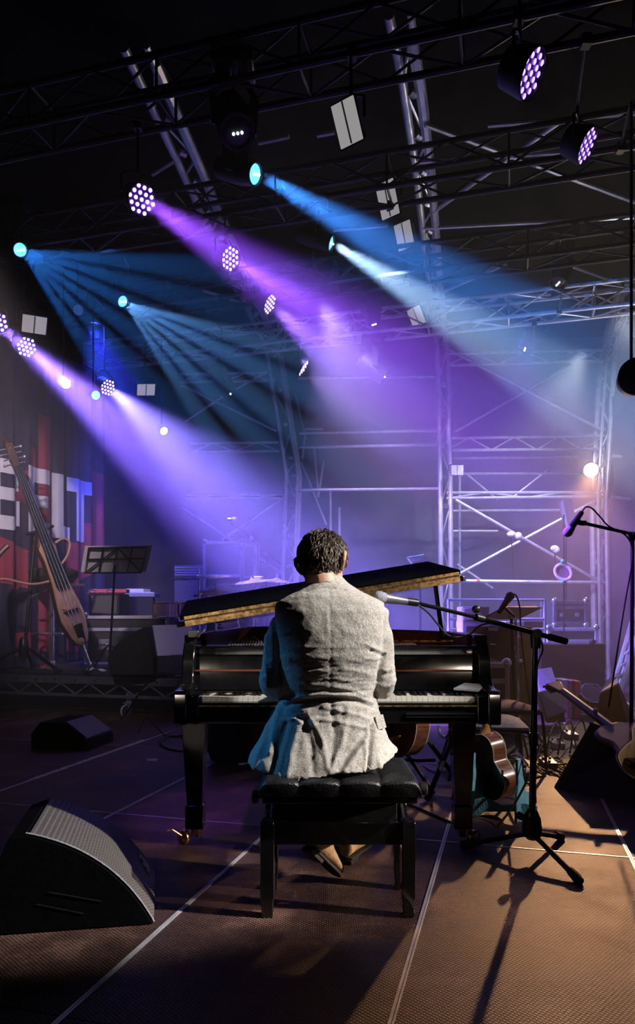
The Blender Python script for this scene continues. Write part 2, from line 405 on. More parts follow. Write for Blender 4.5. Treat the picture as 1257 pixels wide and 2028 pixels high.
def lines(name, label, segs, r, mat_='alu', group=None, cat='scaffold'):
    root = thing(name, label, cat, tuple(segs[0][1]), group=group)
    for part, a, b, *rr in segs: pipe(part, a, b, rr[0] if rr else r, mat_, root)
    return root
Q = lambda x, y, Y=YB: P(x, y, Y)
R2 = 12.2
def ladder(name, label, x0, x1, y0, y1, y2, y3, n, Y=YB, r=.026):
    """ladder beam: two chords and zigzag lacing, from left (x0: y0 top, y1 bottom) to right (x1: y2, y3)"""
    segs = [('chord', Q(x0, y0, Y), Q(x1, y2, Y)), ('chord', Q(x0, y1, Y), Q(x1, y3, Y))]
    for i in range(n):
        a, b = i/n, (i+1)/n
        l = lambda t, u, w: Q(x0+(x1-x0)*t, u+(w-u)*t, Y)
        segs.append(('brace', l(a, y0, y2), l(b, y1, y3), .013) if i % 2 else ('brace', l(a, y1, y3), l(b, y0, y2), .013))
    return lines(name, label, segs, r, cat='truss')
ladder('ladder_truss', 'uppermost ladder beam across the rear scaffold bay, under the grey hanging spotlight', 884, 1192, 701, 724, 693, 715, 6)
ladder('ladder_truss', 'laced ladder beam of the rear scaffold above the warm lamp', 884, 1196, 868, 892, 863, 889, 7)
ladder('ladder_truss', 'ladder beam of the rear scaffold just under the warm lamp', 884, 1196, 976, 987, 975, 983, 4, r=.024)
lines('scaffold_cross_brace', 'X-shaped pair of tubes in the rear bay above the warm lamp', [('tube', Q(883, 690), Q(1194, 853)), ('tube', Q(900, 855, 11.56), Q(1188, 690, 11.56))], .026, cat='brace')
lines('scaffold_cross_brace', 'X-shaped pair of tubes in the rear bay behind the white sheet music', [('tube', Q(902, 990), Q(1190, 1154)), ('tube', Q(884, 1150, 11.56), Q(1192, 984, 11.56))], .026, cat='brace')
lines('scaffold_tube', 'horizontal tube with red and green tape across the rear bay, lowest of its tubes', [('tube', Q(884, 1150), Q(1196, 1154))], .03, cat='tube')
for (x, y, m_) in ((946, 1150.5, 'red_print'), (1116, 1152.5, 'green_clip')):
    o = lines('tape_band', 'band of %s tape around the lowest rear scaffold tube' % ('red' if 'red' in m_ else 'green'), [('band', Q(x-3, y), Q(x+3, y))], .034, m_, cat='tape')
rear = [(928, 908, 1190, 905), (900, 938, 1185, 938), (905, 1012, 1180, 1010)]
for k, (x0, y0, x1, y1) in enumerate([]):
    lines('rear_tube', ['faint far tube between the upper two ladder beams and the warm lamp', 'faint far tube level with the warm lamp', 'faint far tube just beneath the lowest ladder beam'][k], [('tube', Q(x0, y0, R2), Q(x1, y1, R2))], .024, cat='tube')
lines('rear_scaffold_frame', 'far frame of thin tubes seen behind the small white panel and the warm lamp', [('tube', Q(893, 900, R2), Q(893, 1340, R2)), ('tube', Q(910, 930, R2), Q(910, 1340, R2)), ('tube', Q(1192, 900, R2), Q(1192, 1340, R2))]+[('tube', Q(893, a[1], R2), Q(1192, a[3], R2)) for a in rear]+[('tube', Q(925, 940, R2), Q(985, 990, R2), .018), ('tube', Q(1015, 985, R2), Q(1085, 930, R2), .018), ('tube', Q(895, 1052, R2), Q(985, 1052, R2)), ('tube', Q(905, 1118, R2), Q(975, 1165, R2))], .024)
# middle bay, between the two columns over the pianist
mid = [('two columns, topmost of four', 590, 749, 868, 746), ('two columns, second of four', 592, 858, 868, 853), ('two columns, third of four', 592, 886, 868, 881), ('two columns, lowest of four', 590, 971, 868, 968)]
for s, x0, y0, x1, y1 in mid:
    lines('long_tube', 'long horizontal tube between the '+s, [('tube', Q(x0, y0), Q(x1, y1))], .026, cat='tube')
lines('raking_brace', 'faint raking tubes beside the kinked column, above the pianist\'s hair', [('tube', Q(584, 780, 12), Q(606, 870, 12)), ('tube', Q(596, 915, 12), Q(646, 1040, 12)), ('tube', Q(604, 850, 12), Q(598, 910, 12)), ('tube', Q(622, 890, 12), Q(630, 985, 12)), ('tube', Q(640, 915, 12), Q(630, 985, 12)), ('tube', Q(654, 968, 12), Q(656, 1343, 12)), ('tube', Q(672, 1005, 12), Q(672, 1343, 12)), ('tube', Q(582, 969, 12), Q(674, 969, 12)), ('tube', Q(598, 850, 12), Q(640, 850, 12))], .022, cat='brace')
# bay over the drum kit
ladder('ladder_truss', 'topmost ladder beam over the drum kit beneath the blue fan of light', 356, 532, 741, 757, 738, 754, 4)
ladder('ladder_truss', 'ladder beam over the drum kit in the bright violet beam', 378, 552, 878, 896, 876, 893, 4)
ladder('ladder_truss', 'lowest ladder beam over the drum kit above the cymbals', 368, 560, 980, 987, 979, 987, 3)
lines('scaffold_cross_brace', 'X-shaped pair of tubes high over the drum kit', [('tube', Q(358, 762), Q(552, 856)), ('tube', Q(366, 835, 11.56), Q(434, 790, 11.56)), ('tube', Q(434, 790, 11.56), Q(530, 735, 11.56))], .024, cat='brace')
lines('scaffold_cross_brace', 'X-shaped pair of tubes directly above the cymbals and drum cases', [('tube', Q(360, 1005), Q(556, 1135)), ('tube', Q(440, 1070, 11.56), Q(562, 985, 11.56))], .024, cat='brace')
# bay beyond the outer column
lines('scaffold_tube', 'upper short tube crossing the tarpaulin beside the outer column', [('tube', Q(1212, 903, 11.1), Q(1275, 908, 11.1))], .026, cat='tube')
lines('scaffold_tube', 'lower short tube crossing the tarpaulin beside the outer column', [('tube', Q(1212, 984, 11.1), Q(1275, 992, 11.1))], .026, cat='tube')
# roof purlins and bracing
RZ_ = lambda x, y, z=5.64: PZ(x, y, z)
roofs = [
 ('roof purlin over the bright rear haze, pair of tubes', [((872, 592), (1090, 583)), ((1112, 581), (1232, 572))]),
 ('roof purlin with short braces above the outer column', [((872, 606), (1040, 600)), ((950, 612), (985, 590)), ((1000, 592), (1036, 608)), ((1145, 605), (1185, 582))]),
 ('roof purlin under the crossed roof tubes', [((838, 452), (1262, 430))]),
 ('roof purlin through the crossed roof tubes', [((828, 321), (1112, 302)), ((1170, 300), (1262, 292))]),
 ('highest roof purlin near the two dim violet LED cans', [((966, 248), (1128, 236)), ((1148, 232), (1262, 224))]),
 ('long diagonal roof tube falling towards the outer column', [((842, 247), (1256, 400))]),
 ('long diagonal roof tube rising to the dim violet LED cans', [((855, 422), (1112, 238))]),
 ('diagonal roof tube in the pale blue beam', [((868, 582), (1004, 522))]),
 ('diagonal roof tube above the grey haze at the outer column', [((1112, 520), (1228, 562))]),
 ('dim roof tube crossing the violet beam', [((400, 575), (500, 605)), ((452, 552), (492, 616))]),
 ('dim roof tube beside the brightest violet LED can', [((302, 345), (345, 318))]),
 ('dim roof tube over the upper blue spotlight', [((512, 283), (572, 270)), ((628, 268), (662, 262))]),
 ('dim roof tube behind the lower blue spotlight', [((660, 456), (768, 446))]),
 ('dim roof tube beside the small rear floodlights', [((728, 612), (792, 606))]),
]
for lab, segs in roofs:
    lines('roof_tube', lab, [('tube', RZ_(*a), RZ_(*b, 5.64 if 'diagonal' not in lab else 5.70)) for a, b in segs], .022, cat='tube')
# dark lighting trusses hung under the roof, running across the stage
T = {}
for key, v, u0, u1, z, lab in ((1, 4.62, -5.6, 3.4, 4.95, 'nearest dark lighting truss high over the piano'), (2, 6.2, -6.2, 3.6, 5.02, 'second dark lighting truss, behind the nearest one'),
                               (3, 7.85, -6.2, 3.9, 5.05, 'third dark lighting truss, crossing the pale blue beam'), (4, 9.35, -6.2, 4.1, 5.05, 'farthest dark lighting truss, in front of the rear scaffold')):
    root = thing('lighting_truss', lab, 'truss', UV(u0, v, z))
    box_truss(root, UV(u0, v, z), UV(u1, v, z), .30, .30, .52, 'alu_dark' if key < 4 else 'alu', .025, .011)  # nearer trusses near-black: their lack of light is put into the colour
    T[key] = (v, z)
# ---------------------------------------------------------------- hung lamps and their beams
CELL = MB().lathe([(.0001, .004), (.008, .0035), (.0125, 0)], seg=8)
CELLS = {k: CELL.mesh('led', k) for k in ('led', 'led_dim')}
def hang(root, p, z1):
    """hanging rod and arm from the yoke to the nearest lighting truss"""
    p = V(p); u, v = p.x*CA-p.y*SA, p.x*SA+p.y*CA
    vt, zt = min(T.values(), key=lambda t: abs(t[0]-v)); zt -= .15; e = UV(u, vt+max(-.15, min(.15, v-vt)), zt)
    obj('clamp', MB().tube([p, V((p.x, p.y, zt)), e], .011, 6).box(e, (.06, .06, .07)), 'black_paint', root)
def par_can(p, d, label, led='led', R=.115, z1=None, group='LED cans hung from the trusses'):
    d = V(d).normalized(); p = V(p)
    root = thing('led_can', label, 'stage light', p, group=group)
    M = frame(p, d, d.cross(V((0, 0, 1))))
    obj('can', MB().lathe([(R*.45, -.17), (R*.8, -.15), (R*.92, -.06), (R, -.01), (R, .018), (R*.93, .018), (R*.93, -.004), (.001, -.005)], M, 20, cap=False), 'black_paint', root)
    obj('lens_plate', MB().lathe([(.001, 0), (R*.92, .001)], M, 20, cap=False), 'led_plate', root)
    y = M.to_3x3() @ V((1, 0, 0)); back = p-d*.07
    top = back+V((0, 0, .19))
    obj('yoke', MB().tube([back+y*(R+.015), back+y*(R+.02)+V((0, 0, .12)), top+y*.05, top-y*.05, back-y*(R+.02)+V((0, 0, .12)), back-y*(R+.015)], .009, 6), 'black_paint', root)
    s = R*.405
    for a in range(-2, 3):
        for b in range(-2, 3):
            if abs(a+b) > 2: continue
            o = obj('led', CELLS[led], None, root); Mc = M.copy()
            Mc.translation = M @ V((s*(a+b/2), s*b*.866, .006)); k = R/.115; o.matrix_basis = Mc @ Matrix.Diagonal((k*1.12, k*1.12, k, 1))
    hang(root, top, z1 or top.z+.3)
    return root
DV = V((.78, -.2, -.58)).normalized()
def beam(p, d, col, pw, ang, bl=.6, face=None, rad=.05):
    """the lamp sits just in front of the lens (face: the way the fixture looks)"""
    p = V(p); d = V(d).normalized(); q = p+(V(face).normalized() if face else d)*.035; return spot('lamp', q, q+d*3, col, pw, ang, bl, rad)
pars = [((280, 395, 5.2), (.55, -.62, -.55), 'brightest violet LED can, nearest in the row over the piano', 'led', .115),
        ((455, 512, 6.5), (.72, -.50, -.48), 'second violet LED can down the row, in the thick of the violet beam', 'led', .115),
        ((533, 602, 8.0), (.80, -.26, -.50), 'narrow-looking violet LED can, third down the row', 'led', .12),
        ((600, 728, 9.6), (.80, -.02, -.55), 'edge-on violet LED can with a blue rim above the kinked column', 'led', .13),
        ((52, 687, 7.5), (.66, -.55, -.50), 'violet LED can under the tilted grey floodlight near the banner', 'led', .115),
        ((213, 767, 9.0), (.72, -.48, -.50), 'small violet LED can over the sheet music stand', 'led', .115),
        ((-8, 640, 6.4), (.66, -.50, -.55), 'violet LED can cut by the frame edge above the banner', 'led', .115),
        ((1050, 145, 3.9), (.74, -.40, -.54), 'dim violet LED can, upper of the two at the roof corner', 'led_dim', .13),
        ((1160, 288, 5.0), (.72, -.42, -.55), 'dim violet LED can, lower of the two at the roof corner', 'led_dim', .125)]
for (x, y, Y), d, lab, led, R in pars: par_can(P(x, y, Y), d, lab, led, R, 4.8)
# violet beams
PD = [d for _, d, *_r in pars]
beam(P(280, 395, 5.2), DV, VIO, 7000, 21, .8, PD[0]); beam(P(455, 512, 6.5), DV, VIO, 6500, 25, .8, PD[1]); beam(P(533, 602, 8), V((.7, .1, -.6)), (.36, .16, 1), 5000, 34, .9, PD[2])
beam(P(600, 728, 9.6), V((.75, .1, -.6)), (.5, .32, 1), 900, 50, .9, PD[3])
DL = V((.74, .06, -.66))
beam(P(52, 687, 7.5), DL, (.27, .15, 1), 16000, 28, 1, PD[4]); beam(P(213, 767, 9), V((.7, -.02, -.62)), (.25, .20, 1), 12000, 42, 1, PD[5]); beam(P(-8, 640, 6.4), V((.74, .3, -.62)), (.26, .14, 1), 12000, 24, 1, PD[6])

def moving_head(p, d, label, lens='blue_lens', R=.10, z1=None):
    p, d = V(p), V(d).normalized(); root = thing('moving_spotlight', label, 'stage light', p, group='moving spotlights')
    M = frame(p, d, d.cross(V((0, 0, 1))))
    obj('head', MB().lathe([(R*.4, -.42), (R*.95, -.38), (R*1.12, -.2), (R*1.12, -.1), (R*1.0, -.03), (R*1.05, 0), (R*1.05, .012), (R*.9, .012), (R*.88, -.02), (.001, -.03)], M, 20, cap=False), 'black_paint', root)
    obj('lens', MB().lathe([(.001, .012), (R*.5, .008), (R*.86, -.01)], M, 20, cap=False), lens, root)
    for q in (-.028, 0, .028):
        obj('lamp_spot', MB().sphere(M @ V((q, q*.4, .016)), .010, 8, 5), 'white_lens', root)
    x = M.to_3x3() @ V((1, 0, 0)); c = p-d*.2; top = c+V((0, 0, .34))
    for s in (-1, 1):
        obj('yoke_arm', MB().loft([[c+x*s*(R*1.2)+V((0, 0, -.05))+a for a in rect] for rect in ([x*.02+d*.04, -x*.02+d*.04, -x*.02-d*.04, x*.02-d*.04],)]+[[c+x*s*(R*1.32)+V((0, 0, .2))+a for a in (x*.025+d*.05, -x*.025+d*.05, -x*.025-d*.05, x*.025-d*.05)], [top+x*s*.06+a for a in (x*.03+d*.06, -x*.03+d*.06, -x*.03-d*.06, x*.03-d*.06)]]), 'black_paint', root)
    obj('base', MB().box(top+V((0, 0, .05)), (.30, .24, .11)), 'black_plastic', root, .01)
    hang(root, top+V((0, 0, .1)), z1 or top.z+.35)
    return root
M1 = P(505, 345, 5.5); D1 = V((.9, .1, -.44)); M2 = P(655, 482, 7.5); D2 = V((.85, .28, -.37))
moving_head(M1, (.78, -.45, -.42), 'large blue spotlight, nearer of the two throwing pale blue beams', R=.085, z1=5.1)
moving_head(M2, (.88, -.2, -.36), 'smaller blue spotlight farther along the pale blue beam', R=.085, z1=5.15)
beam(M1, D1, (.05, .28, 1), 11000, 16, .6, (.78, -.45, -.42), .04); beam(M2, D2, (.36, .60, 1), 15000, 19, .6, (.88, -.2, -.36), .04)
F1 = P(40, 495, 7.0); F2 = P(243, 597, 8.4)
moving_head(F1, (.55, -.6, -.5), 'small blue spotlight throwing a wide fan of rays above the banner', R=.075, z1=5.2)
moving_head(F2, (.6, -.5, -.5), 'small pale spotlight throwing a narrower fan of rays over the sheet music stand', R=.075, z1=5.4)
for k in range(6):
    a = radians(1-11.5*k); beam(F1, V((cos(a), .25, sin(a))), (.03, .26, 1), 3800-260*k, 11.5, .7, (.55, -.6, -.5), .02)
for k in range(5):
    a = radians(-14-10.5*k); beam(F2, V((cos(a), .12, sin(a))), (.14, .42, 1), 6500-700*k, 10.5, .7, (.6, -.5, -.5), .02)
# dark unlit moving heads and small spots among the trusses
moving_head(P(470, 262, 4.9), (.2, -.5, -.8), 'dark unlit moving spotlight with a pale yoke under the nearest truss', 'black_plastic', .12, 5.0)
moving_head(P(760, 745, 9.5), (.75, .1, -.6), 'unlit moving spotlight tilted in the violet haze beside the tall column', 'black_plastic', .12, 5.2)
moving_head(P(1040, 690, 9.6), (-.5, -.1, -.8), 'grey unlit spotlight hung under the farthest truss before the rear scaffold', 'black_plastic', .11, 5.1)
moving_head(P(1105, 560, 8.1), (-.3, -.2, -.9), 'unlit spotlight hung under the third truss near the outer column', 'black_plastic', .10, 5.1)
moving_head(P(740, 640, 8.6), (.2, .3, -.9), 'unlit spotlight under the third truss left of the small rear floodlight', 'black_plastic', .10, 5.1)
moving_head(P(455, 778, 9.3), (.5, .2, -.8), 'unlit spotlight under the farthest truss in the fading blue fan', 'black_plastic', .10, 5.1)
def small_lamp(x, y, Y, d, lab, m='white_lens'):
    p = P(x, y, Y); d = V(d).normalized(); M = frame(p, d); root = thing('pinspot', lab, 'stage light', p, group='pinspots over the banner')
    obj('can', MB().lathe([(.04, -.16), (.06, -.12), (.066, 0), (.06, .002), (.058, -.01), (.001, -.012)], M, 14, cap=False), 'black_paint', root)
    obj('lens', MB().lathe([(.001, .0), (.054, -.005)], M, 14, cap=False), m, root)
    hang(root, p-d*.08+V((0, 0, .05)), 4.9)
small_lamp(131, 760, 7.6, (.6, -.62, -.5), 'small lit pinspot in the lower violet beam above the banner letters')
small_lamp(325, 854, 9.6, (.6, -.62, -.5), 'small lit pinspot at the end of the lower violet beam')
small_lamp(190, 783, 8.3, (.6, -.62, -.4), 'small dim pinspot just beneath the LED can over the music stand', 'blue_lens')
small_lamp(155, 614, 7.4, (.4, -.8, -.3), 'small dim pinspot in the wide blue fan', 'screen_white')
# square floodlights, pale faces brightened by a faint added emission
def flood(x, y, Y, w, h, n, roll, lab, z1=None, m='flood_panel'):
    p = P(x, y, Y); n = V(n).normalized(); M = frame(p, n, V((1, 0, 0))) @ Matrix.Rotation(radians(roll), 4, 'Z')
    root = thing('floodlight', lab, 'stage light', p, group='square floodlights')
    R3 = M.to_3x3(); q = lambda a, b, c: M @ V((a, b, c))
    obj('housing', MB().hexa([q(-w*.35, -h*.35, -.14), q(w*.35, -h*.35, -.14), q(w*.35, h*.35, -.14), q(-w*.35, h*.35, -.14), q(-w*.54, -h*.54, -.004), q(w*.54, -h*.54, -.004), q(w*.54, h*.54, -.004), q(-w*.54, h*.54, -.004)]), 'black_paint', root, .005)
    for s in (-1, 1): obj('panel', MB().box(q(s*w*.245, 0, .0), (w*.47, h*.97, .012), R3), m, root, .003)
    obj('tube_lamp', MB().tube([q(0, -h*.47, .004), q(0, h*.47, .004)], .008, 6), 'steel', root)
    top = p-n*.06+V((0, 0, h*.75))
    obj('yoke', MB().tube([q(-w*.58, 0, -.06), q(-w*.58, 0, -.06)+V((0, 0, h*.55)), top, q(w*.58, 0, -.06)+V((0, 0, h*.55)), q(w*.58, 0, -.06)], .010, 6), 'black_paint', root)
    if z1 != 3.7: hang(root, top, z1 or top.z+.25)
    else: obj('arm', MB().tube([p+V((0, .05, 0)), p+V((0, .3, 0)), Q(884, 931)], .012, 6), 'steel', root)
flood(687, 243, 4.5, .17, .255, (-.45, -.8, -.40), 18, 'largest pale square floodlight, nearest under the roof', 4.85)
flood(767, 395, 6.4, .20, .30, (-.6, -.7, -.38), 18, 'pale square floodlight, second down the row of four', 5.1)
flood(800, 467, 7.9, .22, .28, (-.6, -.7, -.38), 18, 'pale square floodlight, third down the row at the tall column', 5.3)
flood(824, 627, 9.2, .20, .24, (-.5, -.7, -.45), 30, 'pale square floodlight, lowest of the row of four by the tall column', 5.2)
flood(68, 643, 7.4, .25, .20, (.35, -.55, -.75), -22, 'tilted grey floodlight over the violet LED can near the banner', 4.9)
flood(289, 772, 9.2, .24, .17, (.35, -.55, -.75), -14, 'tilted grey floodlight at the dark end of the lower truss', 4.9)
flood(905, 931, 11.0, .20, .16, (0, -1, -.05), 0, 'small white square panel on the rear scaffold above the piano lid', 3.7, 'screen_white')
# warm work lamp on the outer scaffold column: the light that throws the long shadows
WL = P(1170, 931, 11.0)
root = thing('work_lamp', 'glowing warm white round lamp on the outer scaffold column', 'lamp', WL)
Mw = frame(WL, V((-.36, -.9, -.24)))
obj('can', MB().lathe([(.05, -.2), (.11, -.16), (.125, -.01), (.125, .01), (.112, .01), (.11, -.02), (.001, -.03)], Mw, 20, cap=False), 'black_paint', root)
obj('lens', MB().lathe([(.001, .012), (.07, .006), (.108, -.006)], Mw, 20, cap=False), 'warm_lamp', root)
obj('clamp', MB().tube([WL+V((.02, .16, .05)), WL+V((.2, .3, .05)), Q(1198, 920)], .018, 6), 'steel', root)
spot('warm_back_spot', WL+V((-.36, -.9, -.24))*.2, (.95, 2.9, 0), (1, .48, .20), 2300, 18, .7, .06)
spot('warm_lamp_glow', WL+V((-.1, -.25, -.02)), WL+V((-2, -8, -1)), (1, .75, .5), 260, 130, .9, .05)
# added wash spots without lamp bodies: they tint rear haze, scaffold and banner
spot('rear_wash_violet', UV(-2.6, 8.9, 4.8), UV(-1.0, 11.5, 1.0), (.36, .26, 1), 420, 75, .9, .1)
spot('rear_wash_pale', UV(1.2, 8.6, 4.55), UV(2.5, 11.9, 4.2), (.78, .86, 1), 650, 50, .9, .1)
spot('rear_wash_blue', UV(.2, 9.2, 4.9), UV(-.1, 11.5, 1.6), (.12, .08, 1), 700, 55, .9, .1)
spot('rear_wash_lilac', UV(-2.2, 8.2, 4.9), UV(-1.2, 11.5, 1.8), (.55, .42, 1), 1600, 70, .9, .1)
spot('deep_blue_wash', UV(-5.2, 7.9, 4.9), UV(-4.6, 9.8, .6), (.03, .05, 1), 2600, 60, .8, .1)
spot('banner_wash', UV(-3.4, 2.2, 4.6), UV(-6.1, 8.6, 1.6), (.9, .72, .80), 1900, 30, .8, .1)
spot('scaffold_white', (3.4, 8.9, 4.5), (3.1, 11.6, 2.4), (.88, .93, 1), 620, 62, .9, .08)
spot('roof_tube_fill', (4.6, 9.0, 2.2), (1.9, 7.6, 5.6), (.9, .93, 1), 130, 60, .9, .08)  # added from below to brighten the roof tubes, no fixture
# ---------------------------------------------------------------- grand piano
pn = thing('grand_piano', 'black gloss grand piano with its lid propped low and brass hinge showing', 'piano', (.08, 3.2, 0))
XL, XR = -.615, .785
outl = spline([(XR, 3.02), (XR, 3.45), (XR-.01, 3.8), (.66, 4.12), (.42, 4.45), (.22, 4.82), (.05, 5.12), (-.2, 5.3), (-.47, 5.26), (XL+.02, 5.08), (XL, 4.8), (XL, 4.0), (XL, 3.02)] if False else
              [(XR, 3.02, 0), (XR, 3.45, 0), (XR-.01, 3.8, 0), (.66, 4.12, 0), (.42, 4.45, 0), (.22, 4.82, 0), (.05, 5.12, 0), (-.2, 5.3, 0), (-.47, 5.26, 0), (XL+.02, 5.08, 0), (XL, 4.8, 0), (XL, 4.0, 0), (XL, 3.02, 0)], 6)
def wall(path, t, z0, z1, inset=0):
    rings = []
    for i, p in enumerate(path):
        d = (path[min(i+1, len(path)-1)]-path[max(i-1, 0)]).normalized(); n = V((-d.y, d.x, 0))
        a = p+n*inset; b = a+n*t
        rings.append([V((a.x, a.y, z0)), V((b.x, b.y, z0)), V((b.x, b.y, z1)), V((a.x, a.y, z1))])
    return MB().loft(rings)
rim_path = [p for p in outl if p.y > 3.24 or False]
rim_path = [V((XR, 3.22, 0))]+rim_path+[V((XL, 3.22, 0))]
rim = obj('rim', wall(rim_path, .05, .68, 1.028), 'lacquer', pn, .004)
obj('inner_rim', wall([q for q in rim_path if q.y > 3.36], .012, .86, 1.024, .051), 'mahogany', rim)
poly = [(p.x, p.y) for p in rim_path]
obj('bottom_board', MB().prism(poly, (0, 0, .70), (1, 0, 0), (0, 1, 0), (0, 0, 1), .02), 'lacquer', pn, smooth=0)
pl = obj('soundboard', MB().prism(poly, (0, 0, .86), (1, 0, 0), (0, 1, 0), (0, 0, 1), .008), 'mahogany', pn, smooth=0)
plate = MB()
ctr = V((.05, 4.0, 0))
plate.prism([(-.53, 3.36), (.71, 3.36), (.70, 3.8), (.6, 4.05), (.36, 4.38), (.16, 4.75), (-.02, 5.03), (-.22, 5.18), (-.5, 5.1)], (0, 0, .885), (1, 0, 0), (0, 1, 0), (0, 0, 1), .014)
pp = obj('plate', plate, 'gold_plate', pn, .003, smooth=0)
for (a, b) in (((-.34, 3.38), (-.42, 5.0)), ((-.14, 3.38), (-.32, 5.1)), ((.08, 3.38), (-.12, 5.05)), ((.32, 3.38), (.14, 4.7)), ((.54, 3.38), (.42, 4.25))):
    obj('strut', MB().loft([[V((a[0]+s, a[1], z)) for s, z in ((-.02, .90), (.02, .90), (.012, .965), (-.012, .965))], [V((b[0]+s, b[1], z)) for s, z in ((-.015, .90), (.015, .90), (.01, .93), (-.01, .93))]]), 'gold_plate', pp, .003)
# peaked plate arch that shows at the bass end
obj('plate_arch', MB().prism([(-.53, .90), (-.20, .90), (-.35, 1.005), (-.39, 1.005)], (0, 3.72, 0), (1, 0, 0), (0, 0, 1), (0, 1, 0), .09), 'gold_plate', pp, .006, smooth=0)
st = MB()
for i in range(88):
    x = -.5+1.18*i/87
    far = max(3.9, 5.0-.62*(x+.5)**1.05*1.25)
    st.tube([(x, 3.40, .945), (x-.12*(1-i/87), far, .925)], .0011, 3)
so = obj('string', st, 'steel', pn); so['kind'] = 'stuff'
dm = MB()
for i in range(66):
    x = -.45+.95*i/65
    dm.b2((x-.004, 3.56, .93), (x+.004, 3.66, .972)); dm.tube([(x, 3.62, .972), (x, 3.62, .985)], .004, 5)
do = obj('dampers', dm, 'drum_head', pn, smooth=0); do['kind'] = 'stuff'
# key bed, key slip, cheeks and arms
obj('key_bed', MB().b2((XL+.02, 3.03, .648), (XR-.02, 3.5, .70)), 'lacquer', pn, .004)
ks = obj('key_slip', MB().b2((-.512, 3.008, .655), (.69, 3.034, .742)), 'lacquer', pn, .004)
obj('slip_rail', MB().b2((-.512, 3.0, .726), (.69, 3.009, .731)), 'brass', ks, smooth=0)
obj('pull_recess', MB().b2((.38, 2.999, .692), (.68, 3.009, .700)).b2((.38, 2.999, .680), (.68, 3.009, .684)), 'lacquer_mirror', ks, smooth=0)
for s, x0, x1 in ((0, XL, -.512), (1, .69, XR)):
    prof = [(2.975, .65), (2.975, .78), (2.982, .793), (2.998, .797), (3.055, .797), (3.10, .803), (3.135, .825), (3.155, .862), (3.165, .91), (3.18, .955), (3.205, .99), (3.235, 1.012), (3.26, 1.02), (3.30, 1.02), (3.30, .65)]
    w0, w1 = (x0, x0+.055) if s == 0 else (x1-.055, x1)
    obj('arm', MB().prism(prof, (w0, 0, 0), (0, 1, 0), (0, 0, 1), (1, 0, 0), w1-w0), 'lacquer', pn, .006, smooth=50)
    k0, k1 = (x0+.055, x1) if s == 0 else (x0, x1-.055)
    obj('key_block', MB().b2((k0, 3.0, .65), (k1, 3.2, .775)), 'lacquer', pn, .005)
fb = obj('fallboard', MB().prism([(3.205, .775), (3.225, .80), (3.232, .945), (3.25, .945), (3.25, .775)], (-.56, 0, 0), (0, 1, 0), (0, 0, 1), (1, 0, 0), 1.29), 'lacquer', pn, .003)
obj('fallboard_rail', MB().hexa([V((x, y, z)) for z, yy in ((.938, (3.226, 3.25)), (.968, (3.214, 3.25))) for x, y in ((-.545, yy[0]), (.715, yy[0]), (.715, yy[1]), (-.545, yy[1]))]), 'lacquer_mirror', fb)
obj('stretcher', MB().b2((-.56, 3.212, .968), (.73, 3.32, .978)), 'lacquer', pn, .004)
obj('pin_block_felt', MB().b2((-.55, 3.33, .955), (.72, 3.37, .972)), 'mahogany', pn)
obj('treble_rail', MB().tube([(.18, 3.40, .992), (.66, 3.40, .992)], .006, 8), 'brass', pn)
kw = 1.2/52; xk = -.51
WK = MB().b2((-kw/2+.0006, 0, -.02), (kw/2-.0006, .155, 0)).mesh('white_key', 'ivory', 0)
BK = MB().hexa([V(p) for p in ((-.0055, .05, -.004), (.0055, .05, -.004), (.0055, .15, -.004), (-.0055, .15, -.004), (-.0045, .056, .012), (.0045, .056, .012), (.0045, .15, .011), (-.0045, .15, .011))]).mesh('black_key', 'ebony', 0)
for i in range(52):
    o = obj('white_key', WK, None, pn); o.matrix_basis = Matrix.Translation((xk+kw*(i+.5), 3.042, .763))
    if i < 51 and (i % 7) not in (1, 4):
        o = obj('black_key', BK, None, pn); o.matrix_basis = Matrix.Translation((xk+kw*(i+1), 3.042, .763))
obj('name_felt', MB().b2((-.51, 3.196, .76), (.69, 3.204, .772)), 'ebony', pn)
# legs, casters, pedal lyre
for (x, y) in ((-.602, 3.44), (.712, 3.44), (-.25, 4.95)):
    def sq(z, h): return [V((x+a*h, y+b*h, z)) for a, b in ((-1, -1), (1, -1), (1, 1), (-1, 1))]
    lg = obj('leg', MB().loft([sq(.66, .075), sq(.62, .066), sq(.585, .058), sq(.19, .037), sq(.185, .044), sq(.075, .044), sq(.07, .03)]), 'lacquer', pn, .004)
    obj('caster_fork', MB().b2((x-.018, y-.02, .03), (x+.018, y+.02, .075)).b2((x+.028, y-.014, .02), (x+.036, y+.014, .075)), 'brass', lg, .003)
    sx = -1 if x < 0 else 1
    obj('caster_wheel', MB().lathe([(.001, -.014), (.024, -.014), (.034, -.012), (.036, -.005), (.036, .005), (.034, .012), (.024, .008), (.012, .012), (.001, .016)], frame((x+sx*.05, y-.035, .036), (sx*.55, -.83, 0)), 18), 'brass', lg)
obj('lever', MB().tube([(-.66, 3.38, .05), (-.70, 3.36, .085), (-.725, 3.36, .08)], .005, 6), 'brass', pn)
ly = obj('pedal_lyre', MB().b2((-.06, 3.6, .64), (.24, 3.7, .66)).b2((-.03, 3.62, .16), (-.005, 3.65, .65)).b2((.185, 3.62, .16), (.21, 3.65, .65)).b2((-.06, 3.58, .07), (.24, 3.70, .17)), 'lacquer', pn, .006)
for x in (.0, .09, .18): obj('pedal', MB().hexa([V(p) for p in ((x-.014, 3.47, .055), (x+.014, 3.47, .055), (x+.012, 3.6, .075), (x-.012, 3.6, .075), (x-.014, 3.47, .065), (x+.014, 3.47, .065), (x+.012, 3.6, .085), (x-.012, 3.6, .085))]), 'brass', ly, .004)
